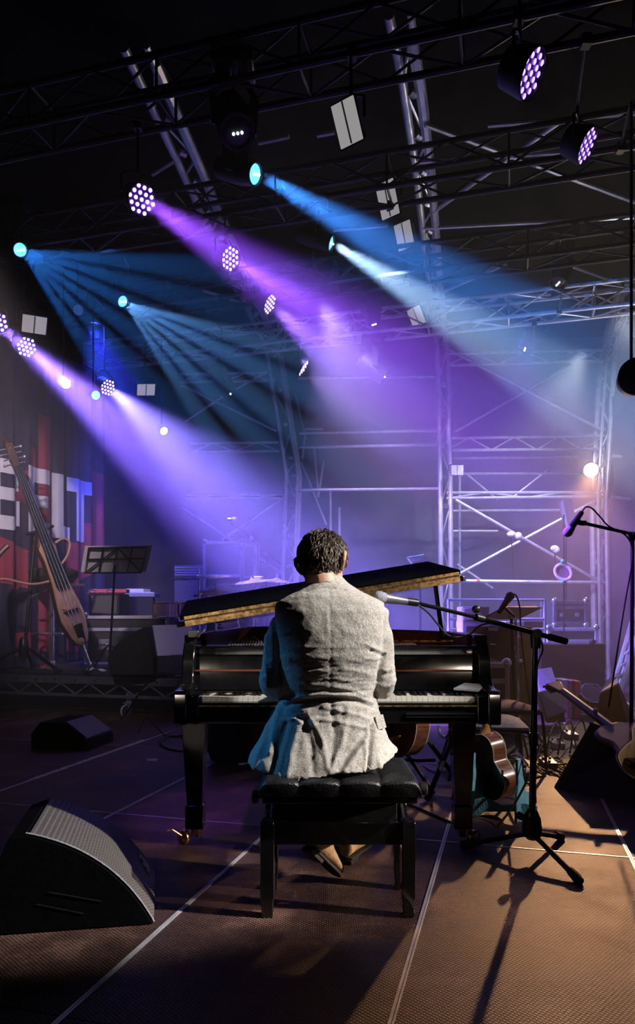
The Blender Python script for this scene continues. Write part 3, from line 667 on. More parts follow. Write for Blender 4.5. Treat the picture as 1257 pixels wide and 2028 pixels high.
# lid: main board on a low prop, front flap folded back on top of it
A = math.atan(.215/1.315); HX, HZ = -.645, 1.063
ex = V((cos(A), 0, sin(A))); ez = V((-sin(A), 0, cos(A))); ey = V((0, 1, 0)); O = V((HX, 0, HZ))
lp = [(0, 3.20), (1.333, 3.20), (1.40, 3.45), (1.39, 3.8), (1.27, 4.13), (1.03, 4.47), (.83, 4.84), (.66, 5.14), (.42, 5.32), (.16, 5.28), (.03, 5.1), (0, 4.9)]
lid = obj('lid', MB().prism(lp, O, ex, ey, ez, .024), 'lacquer', pn, .004)
ft = radians(21); fy = (ey*cos(ft)+ez*sin(ft)); fz = ez*cos(ft)-ey*sin(ft)
fo = O+ey*3.20+ez*.03
obj('lid_flap', MB().prism([(.02, 0), (1.325, 0), (1.215, .20), (.03, .20)], fo, ex, fy, fz, .024), 'cabinet_black', lid, .003, smooth=0)
hg = obj('hinge_leaf', MB().prism([(.04, -.002), (1.318, -.002), (1.318, .0245), (.04, .0245)], O+ey*3.1975, ex, ez, -ey, .0025), 'brass', lid, smooth=0)
obj('hinge_leaf', MB().prism([(.04, .029), (1.318, .029), (1.318, .050), (.04, .050)], O+ey*3.1970, ex, ez, -ey, .0025), 'brass', lid, smooth=0)
kn = MB()
for i in range(36):
    a = .04+1.278*i/36; kn.tube([O+ey*3.1955+ex*a+ez*.027, O+ey*3.1955+ex*(a+1.278/36-.003)+ez*.027], .0045, 6)
obj('hinge_knuckle', kn, 'brass', lid)
for i in range(22):
    for z in (.010, .042):
        obj('screw', MB().lathe([(.0035, 0), (.002, .0018), (.0003, .002)], frame(O+ey*3.1945+ex*(.07+i*.058+(.02 if z > .02 else 0))+ez*z, -ey), 6), 'chrome', lid)
obj('lid_prop', MB().tube([(.60, 3.34, 1.0), O+ex*1.24+ey*3.42], .011, 8), 'lacquer', pn)
obj('hinge_bracket', MB().b2((XL+.02, 3.2, 1.018), (XL+.07, 3.24, 1.05)).tube([(XL+.06, 3.2, 1.02), (XL+.10, 3.19, 1.055)], .005, 6), 'chrome', pn, .002)
# flat grey booklet lying on the treble key block
bk = MB().hexa([V(p) for p in ((.60, 3.075, .790), (.705, 3.06, .783), (.755, 3.13, .801), (.665, 3.15, .806), (.60, 3.075, .799), (.705, 3.06, .792), (.755, 3.13, .810), (.665, 3.15, .815))])
tag(obj('booklet', bk, 'grille_grey', None, .001), 'thin grey booklet lying over the top treble keys of the piano', 'booklet')

# ---------------------------------------------------------------- piano bench
bn = thing('piano_bench', 'black leather piano bench with buttoned seat under the pianist', 'bench', (.08, 2.72, 0))
bx0, bx1, by0, by1 = -.215, .378, 2.535, 2.925
def cush(a, b):
    # a: across 0..1, b: front edge -> top -> back edge
    x = bx0+(bx1-bx0)*a
    ex_ = min(a, 1-a)*(bx1-bx0); 
    sec = abs(sin(pi*a*4)); fr = b*3
    if b < .22: t = b/.22; y = by0-.012*sin(t*pi/2); z = .462+.045*t; k = t
    elif b > .78: t = (1-b)/.22; y = by1+.012*sin(t*pi/2); z = .462+.045*t; k = t
    else:
        t = (b-.22)/.56; y = by0+(by1-by0)*t; k = 1
        z = .507+.016*abs(sin(pi*t*3))**.6
    edge = min(1, ex_/.03)
    z = z-.03*(1-edge)**2*k
    z += .016*k*(sec**.45)-.004*k
    y -= .010*(sec**.5)*(1 if b < .25 else 0)
    return V((x, y, z))
cu = obj('seat_cushion', MB().grid(cush, 96, 48), 'leather', bn, smooth=180)
obj('cushion_side', MB().b2((bx0+.004, by0+.004, .455), (bx0+.012, by1-.004, .478)).b2((bx1-.012, by0+.004, .455), (bx1-.004, by1-.004, .478)), 'leather', cu)
for i in range(1, 4):
    for t in (1/3, 2/3): obj('button', MB().sphere((bx0+(bx1-bx0)*i/4, by0+(by1-by0)*t, .509), (.011, .011, .006), 10, 6), 'leather', cu)
obj('seat_frame', MB().b2((bx0+.012, by0+.012, .432), (bx1-.012, by1-.012, .458)), 'lacquer', bn, .004)
obj('mechanism_box', MB().b2((-.135, 2.62, .33), (.30, 2.86, .432)), 'black_paint', bn, .004)
LX0, LX1, LY0, LY1 = -.186, .338, 2.60, 2.862
for x in (LX0, LX1):
    for y in (LY0, LY1):
        def q4(z, h, x=x, y=y): return [V((x+a*h, y+b*h, z)) for a, b in ((-1, -1), (1, -1), (1, 1), (-1, 1))]
        obj('leg', MB().loft([q4(0, .021), q4(.06, .023), q4(.075, .0265), q4(.345, .0265), q4(.362, .022)]), 'lacquer', bn, .004)
for y in (LY0, LY1): obj('apron', MB().b2((LX0+.02, y-.012, .268), (LX1-.02, y+.012, .352)), 'lacquer', bn, .003)
for x in (LX0, LX1): obj('apron', MB().b2((x-.012, LY0+.02, .268), (x+.012, LY1-.02, .352)), 'lacquer', bn, .003)
for x in (LX0+.015, LX1-.015):
    for a, b in ((LY0, LY1), (LY1, LY0)):
        obj('scissor_arm', MB().tube([(x, a+(.02 if a < b else -.02), .35), (x, b-(.05 if a < b else -.05), .435)], .009, 6), 'black_paint', bn)
obj('rail', MB().b2((.06, LY0+.03, .352), (LX1-.06, LY0+.045, .360)), 'steel', bn)
obj('height_knob', MB().lathe([(.001, 0), (.006, .0), (.006, .03), (.024, .032), (.026, .04), (.026, .055), (.02, .06), (.001, .06)], frame((bx1-.01, 2.72, .445), (1, 0, 0)), 14), 'black_plastic', bn)
obj('height_knob', MB().lathe([(.001, 0), (.006, .0), (.006, .015), (.024, .017), (.026, .022), (.026, .035), (.02, .04), (.001, .04)], frame((bx0+.01, 2.60, .445), (-1, 0, 0)), 14), 'black_plastic', bn)
# ---------------------------------------------------------------- the pianist
def remesh(mb, voxel, smooth_it=6, name='tmp'):
    me = mb.mesh(name, 'black_paint', 0); o = bpy.data.objects.new(name, me); COL.objects.link(o)
    md = o.modifiers.new('r', 'REMESH'); md.mode = 'VOXEL'; md.voxel_size = voxel
    if smooth_it: s = o.modifiers.new('s', 'SMOOTH'); s.factor = .5; s.iterations = smooth_it
    dg = bpy.context.evaluated_depsgraph_get(); dg.update()
    out = bpy.data.meshes.new_from_object(o.evaluated_get(dg)); bpy.data.objects.remove(o); out.materials.clear(); return out
def ell(c, r, R=None, seg=20, rings=14):
    c = V(c); out = []
    for i in range(rings+1):
        a = max(.02, min(pi-.02, pi*i/rings)); ring = []
        for q in range(seg):
            p = V((r[0]*sin(a)*cos(2*pi*q/seg), r[1]*sin(a)*sin(2*pi*q/seg), r[2]*cos(a)))
            ring.append(c+(R @ p if R else p))
        out.append(ring)
    return out
HC = V((.022, 2.765, 1.342)); RH = Matrix.Rotation(radians(-25), 3, 'Z') @ Matrix.Rotation(radians(-14), 3, 'X') @ Matrix.Rotation(radians(-4), 3, 'Y')
hd = lambda x, y, z: HC+RH @ V((x, y, z))
body = MB()
body.loft(ell(HC, (.079, .098, .098), RH))                                   # cranium
body.loft(ell(hd(0, .045, -.055), (.062, .066, .082), RH))                     # face and jaw
body.loft(ell(hd(0, .075, -.105), (.034, .034, .03), RH, 12, 8))               # chin
body.tube([hd(0, .10, .015), hd(0, .122, -.03), hd(0, .126, -.042), hd(0, .1, -.05)], [.008, .013, .015, .008], 10)   # nose
body.tube([hd(-.045, .083, .022), hd(0, .098, .026), hd(.045, .083, .022)], .011, 8)                                  # brow
body.tube([hd(-.024, .098, -.077), hd(0, .107, -.075), hd(.024, .098, -.077)], [.006, .009, .006], 8)                 # lips
for s in (-1, 1):
    pts = [hd(s*(.086+.014*k[0]), -.012+k[1], -.022+k[2]) for k in ((0, .012, .028), (1, -.006, .036), (1.4, -.022, .022), (1.2, -.022, -.002), (.5, -.008, -.024), (0, .006, -.034), (-.2, .008, -.02), (-.1, .006, .01))]
    body.tube(pts, [.009, .0095, .010, .009, .008, .008, .008, .009], 8, closed=True)
    body.loft(ell(hd(s*.080, -.002, -.022), (.007, .016, .024), RH, 10, 8))
body.tube([(.035, 2.715, 1.13), (.033, 2.72, 1.19), hd(.002, -.018, -.085), hd(.0, -.01, -.03)], [.082, .066, .064, .066], 20)   # neck
tors = [(.50, .17, .13), (.6, .17, .12), (.72, .155, .11), (.85, .155, .11), (1.0, .175, .112), (1.1, .17, .10), (1.155, .12, .08), (1.18, .06, .055)]
body.loft([[V((.045+a*cos(2*pi*q/20), 2.76-.03*((z-.5)/.6)*(1 if z > .5 else 0)+b*sin(2*pi*q/20), z)) for q in range(20)] for z, a, b in tors])
SHL, ELL, WRL = V((-.125, 2.72, 1.105)), V((-.172, 2.735, .862)), V((-.11, 3.0, .812))
SHR, ELR, WRR = V((.222, 2.72, 1.105)), V((.252, 2.735, .862)), V((.17, 3.0, .812))
for sh, el, wr in ((SHL, ELL, WRL), (SHR, ELR, WRR)):
    body.tube([sh, sh.lerp(el, .5), el, el.lerp(wr, .4), wr], [.052, .047, .04, .037, .027], 14)
    d = (wr-el).normalized()
    d = V((d.x*.3, d.y, -.10)).normalized(); sd = d.cross(V((0, 0, 1))).normalized(); up = sd.cross(d)
    inn = -1 if wr.x > 0 else 1
    palm = wr+d*.05
    body.loft([[c+sd*(w*cos(2*pi*q/12))+up*(t*sin(2*pi*q/12)) for q in range(12)] for c, w, t in ((wr, .026, .02), (wr+d*.03, .034, .017), (wr+d*.065, .041, .015), (wr+d*.088, .040, .013))])
    for k, L in enumerate((.068, .078, .073, .056)):
        off = sd*((k-1.5)*.0205)*(-inn if False else 1)
        if inn > 0: L = (.056, .073, .078, .068)[k]
        if inn < 0: L = (.068, .078, .073, .056)[k] if sd.x > 0 else (.056, .073, .078, .068)[k]
        r0 = wr+d*.08+off
        a = r0+d*L*.45+up*.012; b = a+d*L*.33-up*.014; c = b+d*L*.16-up*.022
        body.tube([r0-d*.02, r0, a, b, c], [.010, .0098, .009, .0082, .0065], 8)
    tb = wr+d*.025+V((inn*.026, 0, -.004)); body.tube([wr+d*.012, tb, tb+d*.035+V((inn*.02, 0, -.008)), tb+d*.062+V((inn*.022, 0, -.018))], [.012, .0125, .0105, .008], 8)
KNL, ANL = V((-.10, 3.10, .56)), V((-.03, 2.93, .22))
KNR, ANR = V((.20, 3.16, .56)), V((.135, 3.20, .13))
for hp, kn_, an in ((V((-.05, 2.76, .60)), KNL, ANL), (V((.14, 2.76, .60)), KNR, ANR)):
    body.tube([hp, hp.lerp(kn_, .5), kn_, kn_.lerp(an, .4), an], [.085, .075, .055, .05, .036], 14)
me = remesh(body, .0048, 4, 'person')
me.materials.append(MATS['skin']); me.shade_smooth()
person = bpy.data.objects.new('person', me); COL.objects.link(person)
tag(person, 'seated pianist seen from behind in a crumpled pale linen jacket and tan boots', 'person')
for s in (-1, 1): obj('eye', MB().sphere(hd(s*.031, .093, .0), .0115, 12, 8), 'eye_white', person)
# shirt collar band hidden under the jacket, trousers, socks
tr = MB()
tr.loft([[V((.045+a*cos(2*pi*q/20), 2.765+b*sin(2*pi*q/20), z)) for q in range(20)] for z, a, b in ((.49, .19, .15), (.56, .195, .15), (.68, .175, .13), (.74, .165, .12))])
for hp, kn_, an, f in ((V((-.05, 2.76, .595)), KNL, ANL, .72), (V((.14, 2.76, .595)), KNR, ANR, .70)):
    tr.tube([hp, hp.lerp(kn_, .5), kn_, kn_.lerp(an, .4), kn_.lerp(an, f)], [.098, .088, .07, .066, .062], 16)
tm = remesh(tr, .009, 5, 'trousers'); tm.materials.append(MATS['trouser']); tm.shade_smooth(); obj('trousers', tm, None, person)
obj('sock', MB().tube([KNL.lerp(ANL, .66), KNL.lerp(ANL, .86)], [.050, .046], 14), 'green_sock', person)
obj('sock', MB().tube([KNR.lerp(ANR, .66), KNR.lerp(ANR, .9)], [.050, .047], 14), 'green_sock', person)
def boot(ank, heel, toe, up, lab):
    """heel, toe: points of the sole; up: sole normal towards the foot"""
    heel, toe, up = V(heel), V(toe), V(up).normalized(); d = (toe-heel); L = d.length; d = d/L; up = (up-d*up.dot(d)).normalized(); s = d.cross(up)
    m = MB(); st_ = [(-.02, .018, .03), (0, .034, .075), (.12, .036, .09), (.3, .037, .085), (.45, .036, .066), (.62, .041, .052), (.8, .042, .042), (.93, .032, .034), (1.0, .014, .022)]
    m.loft([[heel+d*(L*t)+up*.012+s*(w*cos(2*pi*q/16))+up*(h*.5+h*.5*sin(2*pi*q/16)) for q in range(16)] for t, w, h in st_])
    m.tube([heel+d*(L*.17)+up*.05, heel+d*(L*.17)+up*.09, V(ank)], [.038, .040, .044], 16)
    o = remesh(m, .005, 5, 'boot'); o.materials.append(MATS['boot']); o.shade_smooth(); b = obj('boot', o, None, person)
    so = MB(); k = len(st_)
    so.prism([(L*t, w*1.1) for t, w, h in st_]+[(L*t, -w*1.1) for t, w, h in reversed(st_)], heel, d, s, up, .013)
    so.prism([(-.008, -.034), (.07, -.036), (.07, .036), (-.008, .034)], heel-up*.018, d, s, up, .02)
    obj('sole', so, 'sole', b, .003, smooth=30)
    return b
boot(KNL.lerp(ANL, .82), V((-.034, 2.855, .165)), V((.085, 2.925, .02)), V((.75, .62, .5)), 'l')
boot(KNR.lerp(ANR, .88), V((.125, 3.135, .02)), V((.235, 3.36, .02)), V((0, 0, 1)), 'r')

# jacket: torso and sleeves as one cloth surface, then creased
rings_px = [(1140, 616, 676, 2.69, 2.79), (1152, 606, 688, 2.665, 2.81), (1168, 588, 710, 2.635, 2.845), (1180, 566, 736, 2.61, 2.87), (1192, 548, 760, 2.598, 2.88), (1210, 540, 770, 2.585, 2.89),
            (1250, 540, 768, 2.575, 2.90), (1300, 548, 762, 2.578, 2.91), (1345, 554, 752, 2.595, 2.92), (1385, 556, 744, 2.61, 2.94), (1420, 546, 750, 2.605, 2.95),
            (1455, 530, 760, 2.592, 2.97), (1490, 510, 772, 2.572, 2.985), (1515, 496, 782, 2.553, 2.985), (1535, 490, 788, 2.54, 2.97)]
HEM = [(480, 1528), (500, 1532), (520, 1538), (545, 1543), (575, 1549), (605, 1550), (640, 1538), (680, 1532), (712, 1536), (728, 1531), (745, 1529), (762, 1528), (785, 1506), (800, 1500)]
def hem(x):
    for (a, b), (c, d) in zip(HEM, HEM[1:]):
        if a <= x <= c: return b+(d-b)*(x-a)/(c-a)
    return HEM[0][1] if x < HEM[0][0] else HEM[-1][1]
jk = MB(); rr = []
for k, (py, xl, xr, yb, yf) in enumerate(rings_px):
    ym = (yb+yf)/2; sc = ym/FPX; cxp = (xl+xr)/2; hw = (xr-xl)/2*sc; X0 = (cxp-CX)*sc; hd_ = (yf-yb)/2; ring = []
    for q in range(48):
        a = 2*pi*q/48; n = 2.5 if py > 1160 else 2.0
        c, s = cos(a), sin(a)
        x = X0+hw*math.copysign(abs(c)**(2/n), c); y = ym+hd_*math.copysign(abs(s)**(2/n), s)
        yy = py
        if py >= 1515:
            px_ = CX+x/(y/FPX); yy = py+(hem(px_)-1535)*(1 if py == 1535 else .55) if s < .3 else py
        z = EYE-(yy-HY)*yb/FPX
        ring.append(V((x, y, z)))
    rr.append(ring)
jk.loft(rr)
for sh, el, wr, sg in ((SHL, ELL, WRL, -1), (SHR, ELR, WRR, 1)):
    shp = sh+V((-sg*.012, 0, .005))
    jk.tube([shp+V((-sg*.05, 0, .0)), shp+V((sg*.004, 0, -.012)), shp.lerp(el, .35)+V((sg*.006, 0, 0)), shp.lerp(el, .7), el+V((0, -.012, 0)), el+V((0, .03, -.018)), el.lerp(wr, .45), el.lerp(wr, .93)], [.055, .068, .066, .060, .058, .056, .050, .042], 20)
jme = remesh(jk, .0055, 5, 'jacket')
FOLDS = [  # polylines in the back view (photograph units), width, height in mm
 ([(562, 1391), (603, 1378), (654, 1375), (698, 1377), (735, 1391)], 4, 7), ([(560, 1399), (603, 1387), (654, 1384), (700, 1387), (735, 1400)], 5, -5),
 ([(593, 1357), (654, 1358), (700, 1368), (730, 1381)], 4, 4), ([(558, 1428), (584, 1423), (600, 1434)], 4, 6), ([(628, 1423), (673, 1430), (722, 1442)], 4, 5), ([(640, 1400), (690, 1411), (735, 1425)], 4, 4),
 ([(618, 1420), (640, 1470), (648, 1520)], 6, 5), ([(605, 1435), (616, 1480), (618, 1530)], 7, -6), ([(655, 1388), (662, 1450), (655, 1520)], 6, -4), ([(690, 1400), (678, 1470), (655, 1525)], 6, 5),
 ([(610, 1417), (622, 1437)], 3, 5), ([(730, 1455), (708, 1488), (682, 1526)], 6, 9), ([(722, 1450), (700, 1482), (672, 1520)], 6, -7), ([(590, 1440), (578, 1490), (570, 1540)], 7, 6), ([(566, 1430), (552, 1480), (538, 1535)], 8, -9),
 ([(540, 1400), (528, 1450), (505, 1520)], 6, 9), ([(553, 1405), (545, 1440), (534, 1490)], 5, 7), ([(736, 1440), (731, 1490), (728, 1535)], 4, -16), ([(745, 1460), (748, 1500), (756, 1530)], 6, 6), ([(720, 1470), (726, 1500), (724, 1532)], 4, 6),
 ([(560, 1283), (640, 1281), (740, 1284)], 3, 1.2), ([(565, 1308), (650, 1304), (745, 1312)], 4, 1.4), ([(600, 1330), (690, 1326), (745, 1338)], 4, 1.6), ([(590, 1343), (640, 1341), (700, 1350)], 3, 2),
 ([(727, 1277), (750, 1287), (764, 1292)], 3, 5), ([(733, 1289), (752, 1296), (760, 1301)], 3, -5), ([(722, 1304), (745, 1306), (757, 1302)], 4, 4), ([(552, 1258), (575, 1250)], 3, 4), ([(554, 1300), (575, 1306)], 4, 4),
 ([(763, 1200), (762, 1250), (756, 1300), (748, 1345)], 4, -8), ([(538, 1205), (545, 1250), (550, 1300), (554, 1350)], 4, -9), ([(604, 1171), (640, 1163), (680, 1167)], 2.5, -3), ([(652, 1165), (655, 1260), (654, 1370)], 2.5, -1.6),
 ([(772, 1250), (778, 1300), (774, 1345)], 4, 4), ([(764, 1330), (776, 1322)], 4, 5), ([(528, 1260), (524, 1310), (530, 1350)], 4, 5), ([(520, 1345), (532, 1362)], 4, 5)]
segs = []
for pts, w, amp in FOLDS:
    for a, b in zip(pts, pts[1:]): segs.append((a[0], a[1], b[0], b[1], w, amp*.001, a == pts[0], b == pts[-1], id(pts)))
import numpy as np
nv = len(jme.vertices); co = np.empty(nv*3); jme.vertices.foreach_get('co', co); co = co.reshape(-1, 3)
no = np.empty(nv*3); jme.vertices.foreach_get('normal', no); no = no.reshape(-1, 3)
px = CX+co[:, 0]*FPX/co[:, 1]; py = HY-(co[:, 2]-EYE)*FPX/co[:, 1]
disp = np.zeros(nv)
by = {}
for x0, y0, x1, y1, w, amp, f, l, k in segs:
    dx, dy = x1-x0, y1-y0; t = np.clip(((px-x0)*dx+(py-y0)*dy)/(dx*dx+dy*dy), 0, 1)
    d2 = (px-x0-t*dx)**2+(py-y0-t*dy)**2; v = amp*np.exp(-d2/(w*w))
    by[k] = v if k not in by else np.where(np.abs(v) > np.abs(by[k]), v, by[k])
for v in by.values(): disp += v
disp *= (no[:, 1] < .35)
for i in range(nv):
    c = co[i]; low = max(0, min(1, (.98-c[2])/.25))
    n1 = noise.noise(V((c[0]*9, c[1]*9, c[2]*5))); n2 = noise.noise(V((c[0]*26+7, c[1]*26, c[2]*(34-16*low)))); n3 = 1-abs(noise.noise(V((c[0]*14+3*low, c[1]*14, c[2]*(22-12*low)+4))))*2
    disp[i] += .004*n1*(.4+low)+.0016*n2+.0030*(n3-.5)*(.25+1.0*low)
co += no*disp[:, None]
jme.vertices.foreach_set('co', co.ravel()); jme.update(); jme.shade_smooth(); jme.materials.append(MATS['linen'])
jacket = obj('jacket', jme, None, person)
# pocket flap on the right hip, collar stand
pf = [P(x, y, Y) for x, y, Y in ((741, 1419, 2.668), (757, 1414, 2.70), (764, 1440, 2.70), (747, 1446, 2.665))]
obj('pocket_flap', MB().hexa([p+V((.0, -.002, 0)) for p in pf]+[p+V((.002, -.011, 0)) for p in pf]), 'linen', jacket, .003)
cr = []
for k in range(25):
    a = pi*1.12+pi*.76*k/24+0; a = pi*(1.02+.96*k/24)
    c = V((.032+.070*cos(a), 2.735+.068*sin(a), 1.252+.016*abs(cos(a))*-1.2))
    cr.append([c+V((.0, 0, -.03)), c+V((.006*cos(a), .006*sin(a), -.03)), c+V((.005*cos(a), .005*sin(a), .004)), c+V((-.001*cos(a), -.001*sin(a), .004))])
obj('collar', MB().loft(cr), 'linen', jacket, .002)
# hair: scalp cap plus combed locks
cap = MB(); seg, rg = 72, 44
def hair_r(th, ph):
    # th from the crown, ph around (0 = face side +y)
    back = .5-.5*cos(ph); lim = 1.25+1.42*back
    return lim
for i in range(rg+1):
    for q in range(seg):
        ph = 2*pi*q/seg; lim = hair_r(0, ph); th = lim*i/rg
        d = V((sin(th)*sin(ph), sin(th)*cos(ph), cos(th)))
        t = i/rg; th_ = .010*(1-t**3)+.002
        b = V((d.x*(.080+th_), d.y*(.099+th_), d.z*(.099+th_)))
        rid = noise.noise(V((ph*7+2.5*sin(t*5), t*2.2, 1)))*.006+noise.noise(V((ph*16+3*sin(t*4), t*4, 5)))*.004
        b += d*rid*(1-t**6)
        cap.v.append(tuple(hd(*b)))
for i in range(rg):
    for q in range(seg): cap.f.append((i*seg+q, i*seg+(q+1) % seg, (i+1)*seg+(q+1) % seg, (i+1)*seg+q))
hair = obj('hair', cap, 'hair_shade', person, smooth=180)
lk = MB(); rnd = random.Random(3)
for k in range(2300):
    ph = rnd.uniform(0, 2*pi); back = .5-.5*cos(ph); lim = 1.22+1.42*back
    th = math.acos(1-rnd.random()*(1-cos(lim))); L = rnd.uniform(.22, .5); cur = rnd.uniform(-.35, .35); lift = rnd.uniform(.001, .011)
    pts = []
    for s in range(5):
        t = s/4; a = min(th+L*t, lim+.06); p = ph+cur*t*t+.12*sin(th*9+ph*3)*t
        d = V((sin(a)*sin(p), sin(a)*cos(p), cos(a))); h = .012*(1-(a/lim)**3 if a < lim else 0)+.004+lift*sin(t*2.4)
        pts.append(hd(d.x*(.080+h), d.y*(.099+h), d.z*(.099+h)))
    w = rnd.uniform(.0009, .0028); lk.tube(pts, [w*.7, w, w, w*.7, w*.1], 3, cap=False)
ho = obj('locks', lk, 'hair', hair, smooth=180); ho['kind'] = 'stuff'
# ---------------------------------------------------------------- rolling drum riser and what stands on it
RT = .456; U0, U1, V0, V1 = -6.5, -2.45, 6.76, 10.5
rs = thing('stage_riser', 'dark rolling stage riser with a lattice edge on casters, carrying the drum kit', 'riser', UV(-4.4, 6.8, 0))
ui = [U0+(U1-U0)*i/4 for i in range(5)]; vi = [V0, V0+1.87, V1]
for i in range(4):
    for j in range(2):
        a = [UV(ui[i]+.004, vi[j]+.004, RT-.03), UV(ui[i+1]-.004, vi[j]+.004, RT-.03), UV(ui[i+1]-.004, vi[j+1]-.004, RT-.03), UV(ui[i]+.004, vi[j+1]-.004, RT-.03)]
        obj('top_panel', MB().hexa(a+[p+V((0, 0, .03)) for p in a]), 'black_fabric', rs, .004, smooth=0)
def beam_uv(a, b, z0, z1, t, name, m, par):
    d = (b-a).normalized(); s = V((d.y, -d.x, 0))*t/2
    return obj(name, MB().hexa([V((q.x, q.y, z0)) for q in (a-s, a+s, b+s, b-s)]+[V((q.x, q.y, z1)) for q in (a-s, a+s, b+s, b-s)]), m, par, .003)
mat('riser_metal', (.10, .10, .12), .5, .4, .3)
e0, e1 = UV(U0, V0-.01), UV(U1, V0-.01)
beam_uv(e0, e1, RT-.11, RT-.028, .04, 'edge_beam', 'riser_metal', rs)
beam_uv(e0, e1, RT-.255, RT-.22, .035, 'lower_rail', 'riser_metal', rs)
beam_uv(UV(U1, V0), UV(U1, V1), RT-.11, RT-.028, .04, 'edge_beam', 'riser_metal', rs)
n = 22
for i in range(n):
    a = e0.lerp(e1, i/n); b = e0.lerp(e1, (i+1)/n)
    z = (RT-.11, RT-.225) if i % 2 else (RT-.225, RT-.11)
    pipe('lacing', V((a.x, a.y, z[0])), V((b.x, b.y, z[1])), .010, 'steel', rs, 6)
for i in range(16):
    a = e0.lerp(e1, (i+.3)/16); 
    obj('bolt', MB().lathe([(.012, 0), (.012, .008), (.001, .01)], frame(V((a.x, a.y, RT-.07))+EV*-.022, -EV), 6), 'black_paint', rs)
def caster(p, par, R=.062):
    c = thing_part = obj('caster', MB().lathe([(.03, 0), (.03, .1), (.022, .1), (.022, .12)], Matrix.Translation((p.x, p.y, 2*R+.03)), 10).b2((p.x-.05, p.y-.05, 2*R+.02), (p.x+.05, p.y+.05, 2*R+.03)), 'steel', par)
    ax = V((.75, -.65, 0)).normalized(); M = frame((p.x-.02, p.y-.03, R), ax)
    obj('wheel', MB().lathe([(.02, -.02), (R*.72, -.018), (R, -.02), (R, .02), (R*.72, .018), (.02, .02)], M, 18), 'rubber', c)
    obj('tyre', MB().tube([M @ V((R*.92*cos(2*pi*q/20), R*.92*sin(2*pi*q/20), 0)) for q in range(20)], .014, 6, closed=True), 'grille_grey', c)
    for s in (-.03, .03): obj('fork', MB().hexa([M @ V((x, y, s+dz)) for dz in (-.003, .003) for x, y in ((-.0, -.02), (.0, .02), (R+.03, .035), (R+.03, -.035))]) if False else MB().tube([M @ V((0, 0, s)), V((p.x, p.y, 2*R+.025))+ax*s], .008, 6), 'steel', c)
for u, v in ((-4.03, V0+.05), (-2.6, V0+.05), (-2.6, V1-.2), (-4.2, V1-.2), (-6.2, V1-.2)): caster(UV(u, v), rs)
for u in (-5.75, -3.4):
    p = UV(u, V0+.03); pipe('leg', V((p.x, p.y, 0)), V((p.x, p.y, RT-.1)), .024, 'steel', rs)

# banner on the side of the stage, B E L T
bq0 = P(-30, 1300, 8.0); bq1 = P(206, 1300, 10.35)
B0_, B1_ = V((bq0.x, bq0.y, 0)), V((bq1.x, bq1.y, 0)); bd = (B1_-B0_); BL = bd.length; bd = bd/BL; bn_ = V((bd.y, -bd.x, 0))
if bn_.x < 0: bn_ = -bn_
ZB0, ZB1 = RT+.015, 4.6
def bpt(s, z, off=0): return B0_+bd*s+bn_*(off+.022*sin(s*19)+.008*sin(s*43+1.3))+V((0, 0, z))
def bpx(px):   # distance along the banner seen at photograph column px
    k = (px-CX)/FPX; return (k*B0_.y-B0_.x)/(bd.x-k*bd.y)
def bz(px, py): s = bpx(px); y = (B0_+bd*s).y; return EYE-(py-HY)*y/FPX
ban = thing('stage_banner', 'dark pleated stage banner with maroon patches and white letters BELT', 'banner', V((B0_.x, B0_.y, 0))+bd*1.2)
NS = 150
obj('cloth', MB().grid(lambda a, b: bpt(BL*a, ZB0+(ZB1-ZB0)*b), NS, 24), 'banner_navy', ban, smooth=180)
def strips(name, m, spans, off, n=40):
    """spans: (px0, px1, [top (y at px0, y at px1)], [bottom ...])"""
    mb = MB()
    for x0, x1, t0, t1, c0, c1 in spans:
        s0, s1 = bpx(x0), bpx(x1); k = max(2, int((s1-s0)/.035))
        za = (bz(x0, t0), bz(x1, t1)); zb = (bz(x0, c0), bz(x1, c1))
        mb.grid(lambda a, b: bpt(s0+(s1-s0)*a, (za[0]+(za[1]-za[0])*a)*b+(zb[0]+(zb[1]-zb[0])*a)*(1-b), off), k, 8)
    return obj(name, mb, m, ban, smooth=180)
for sp in ([(78, 100, 820, 830, 1290, 1290)], [(-20, 52, 1050, 1090, 1150, 1165), (20, 52, 1140, 1165, 1185, 1150)], [(160, 203, 1035, 1040, 1150, 1120)], [(132, 160, 1075, 1075, 1290, 1290), (150, 203, 1230, 1180, 1300, 1300)],
           [(30, 62, 1255, 1250, 1300, 1300)], [(180, 203, 930, 940, 1035, 1040)], [(56, 72, 880, 890, 930, 935), (30, 56, 940, 930, 990, 1000)]):
    strips('colour_patch', 'banner_maroon', sp, .006)
# letters: tops and bottoms follow the banner as it recedes
def lt(x): return 906+(x-0)*.283
def lb(x): return 1052+(x-30)*.165
def Ls(name, spans): strips('letter', 'banner_white', [(x0, x1, lt(x0)+(lb(x0)-lt(x0))*a, lt(x1)+(lb(x1)-lt(x1))*a, lt(x0)+(lb(x0)-lt(x0))*b, lt(x1)+(lb(x1)-lt(x1))*b) for x0, x1, a, b in spans], .012)
Ls('T', [(134, 177, 0, .22), (148, 167, .22, 1)])
Ls('L', [(104, 122, 0, 1), (122, 138, .80, 1)])
Ls('E', [(52, 68, 0, 1), (68, 96, 0, .22), (68, 93, .40, .58), (68, 96, .80, 1)])
Ls('B', [(-22, 2, 0, 1), (2, 26, 0, .2), (2, 26, .4, .58), (2, 26, .8, 1), (26, 33, .03, .47), (33, 37, .08, .42), (26, 33, .5, .97), (33, 39, .56, .92)])
obj('top_pipe', MB().tube([bpt(-.05, ZB1, -.02), bpt(BL+.05, ZB1, -.02)], .025, 8), 'alu_dark', ban)

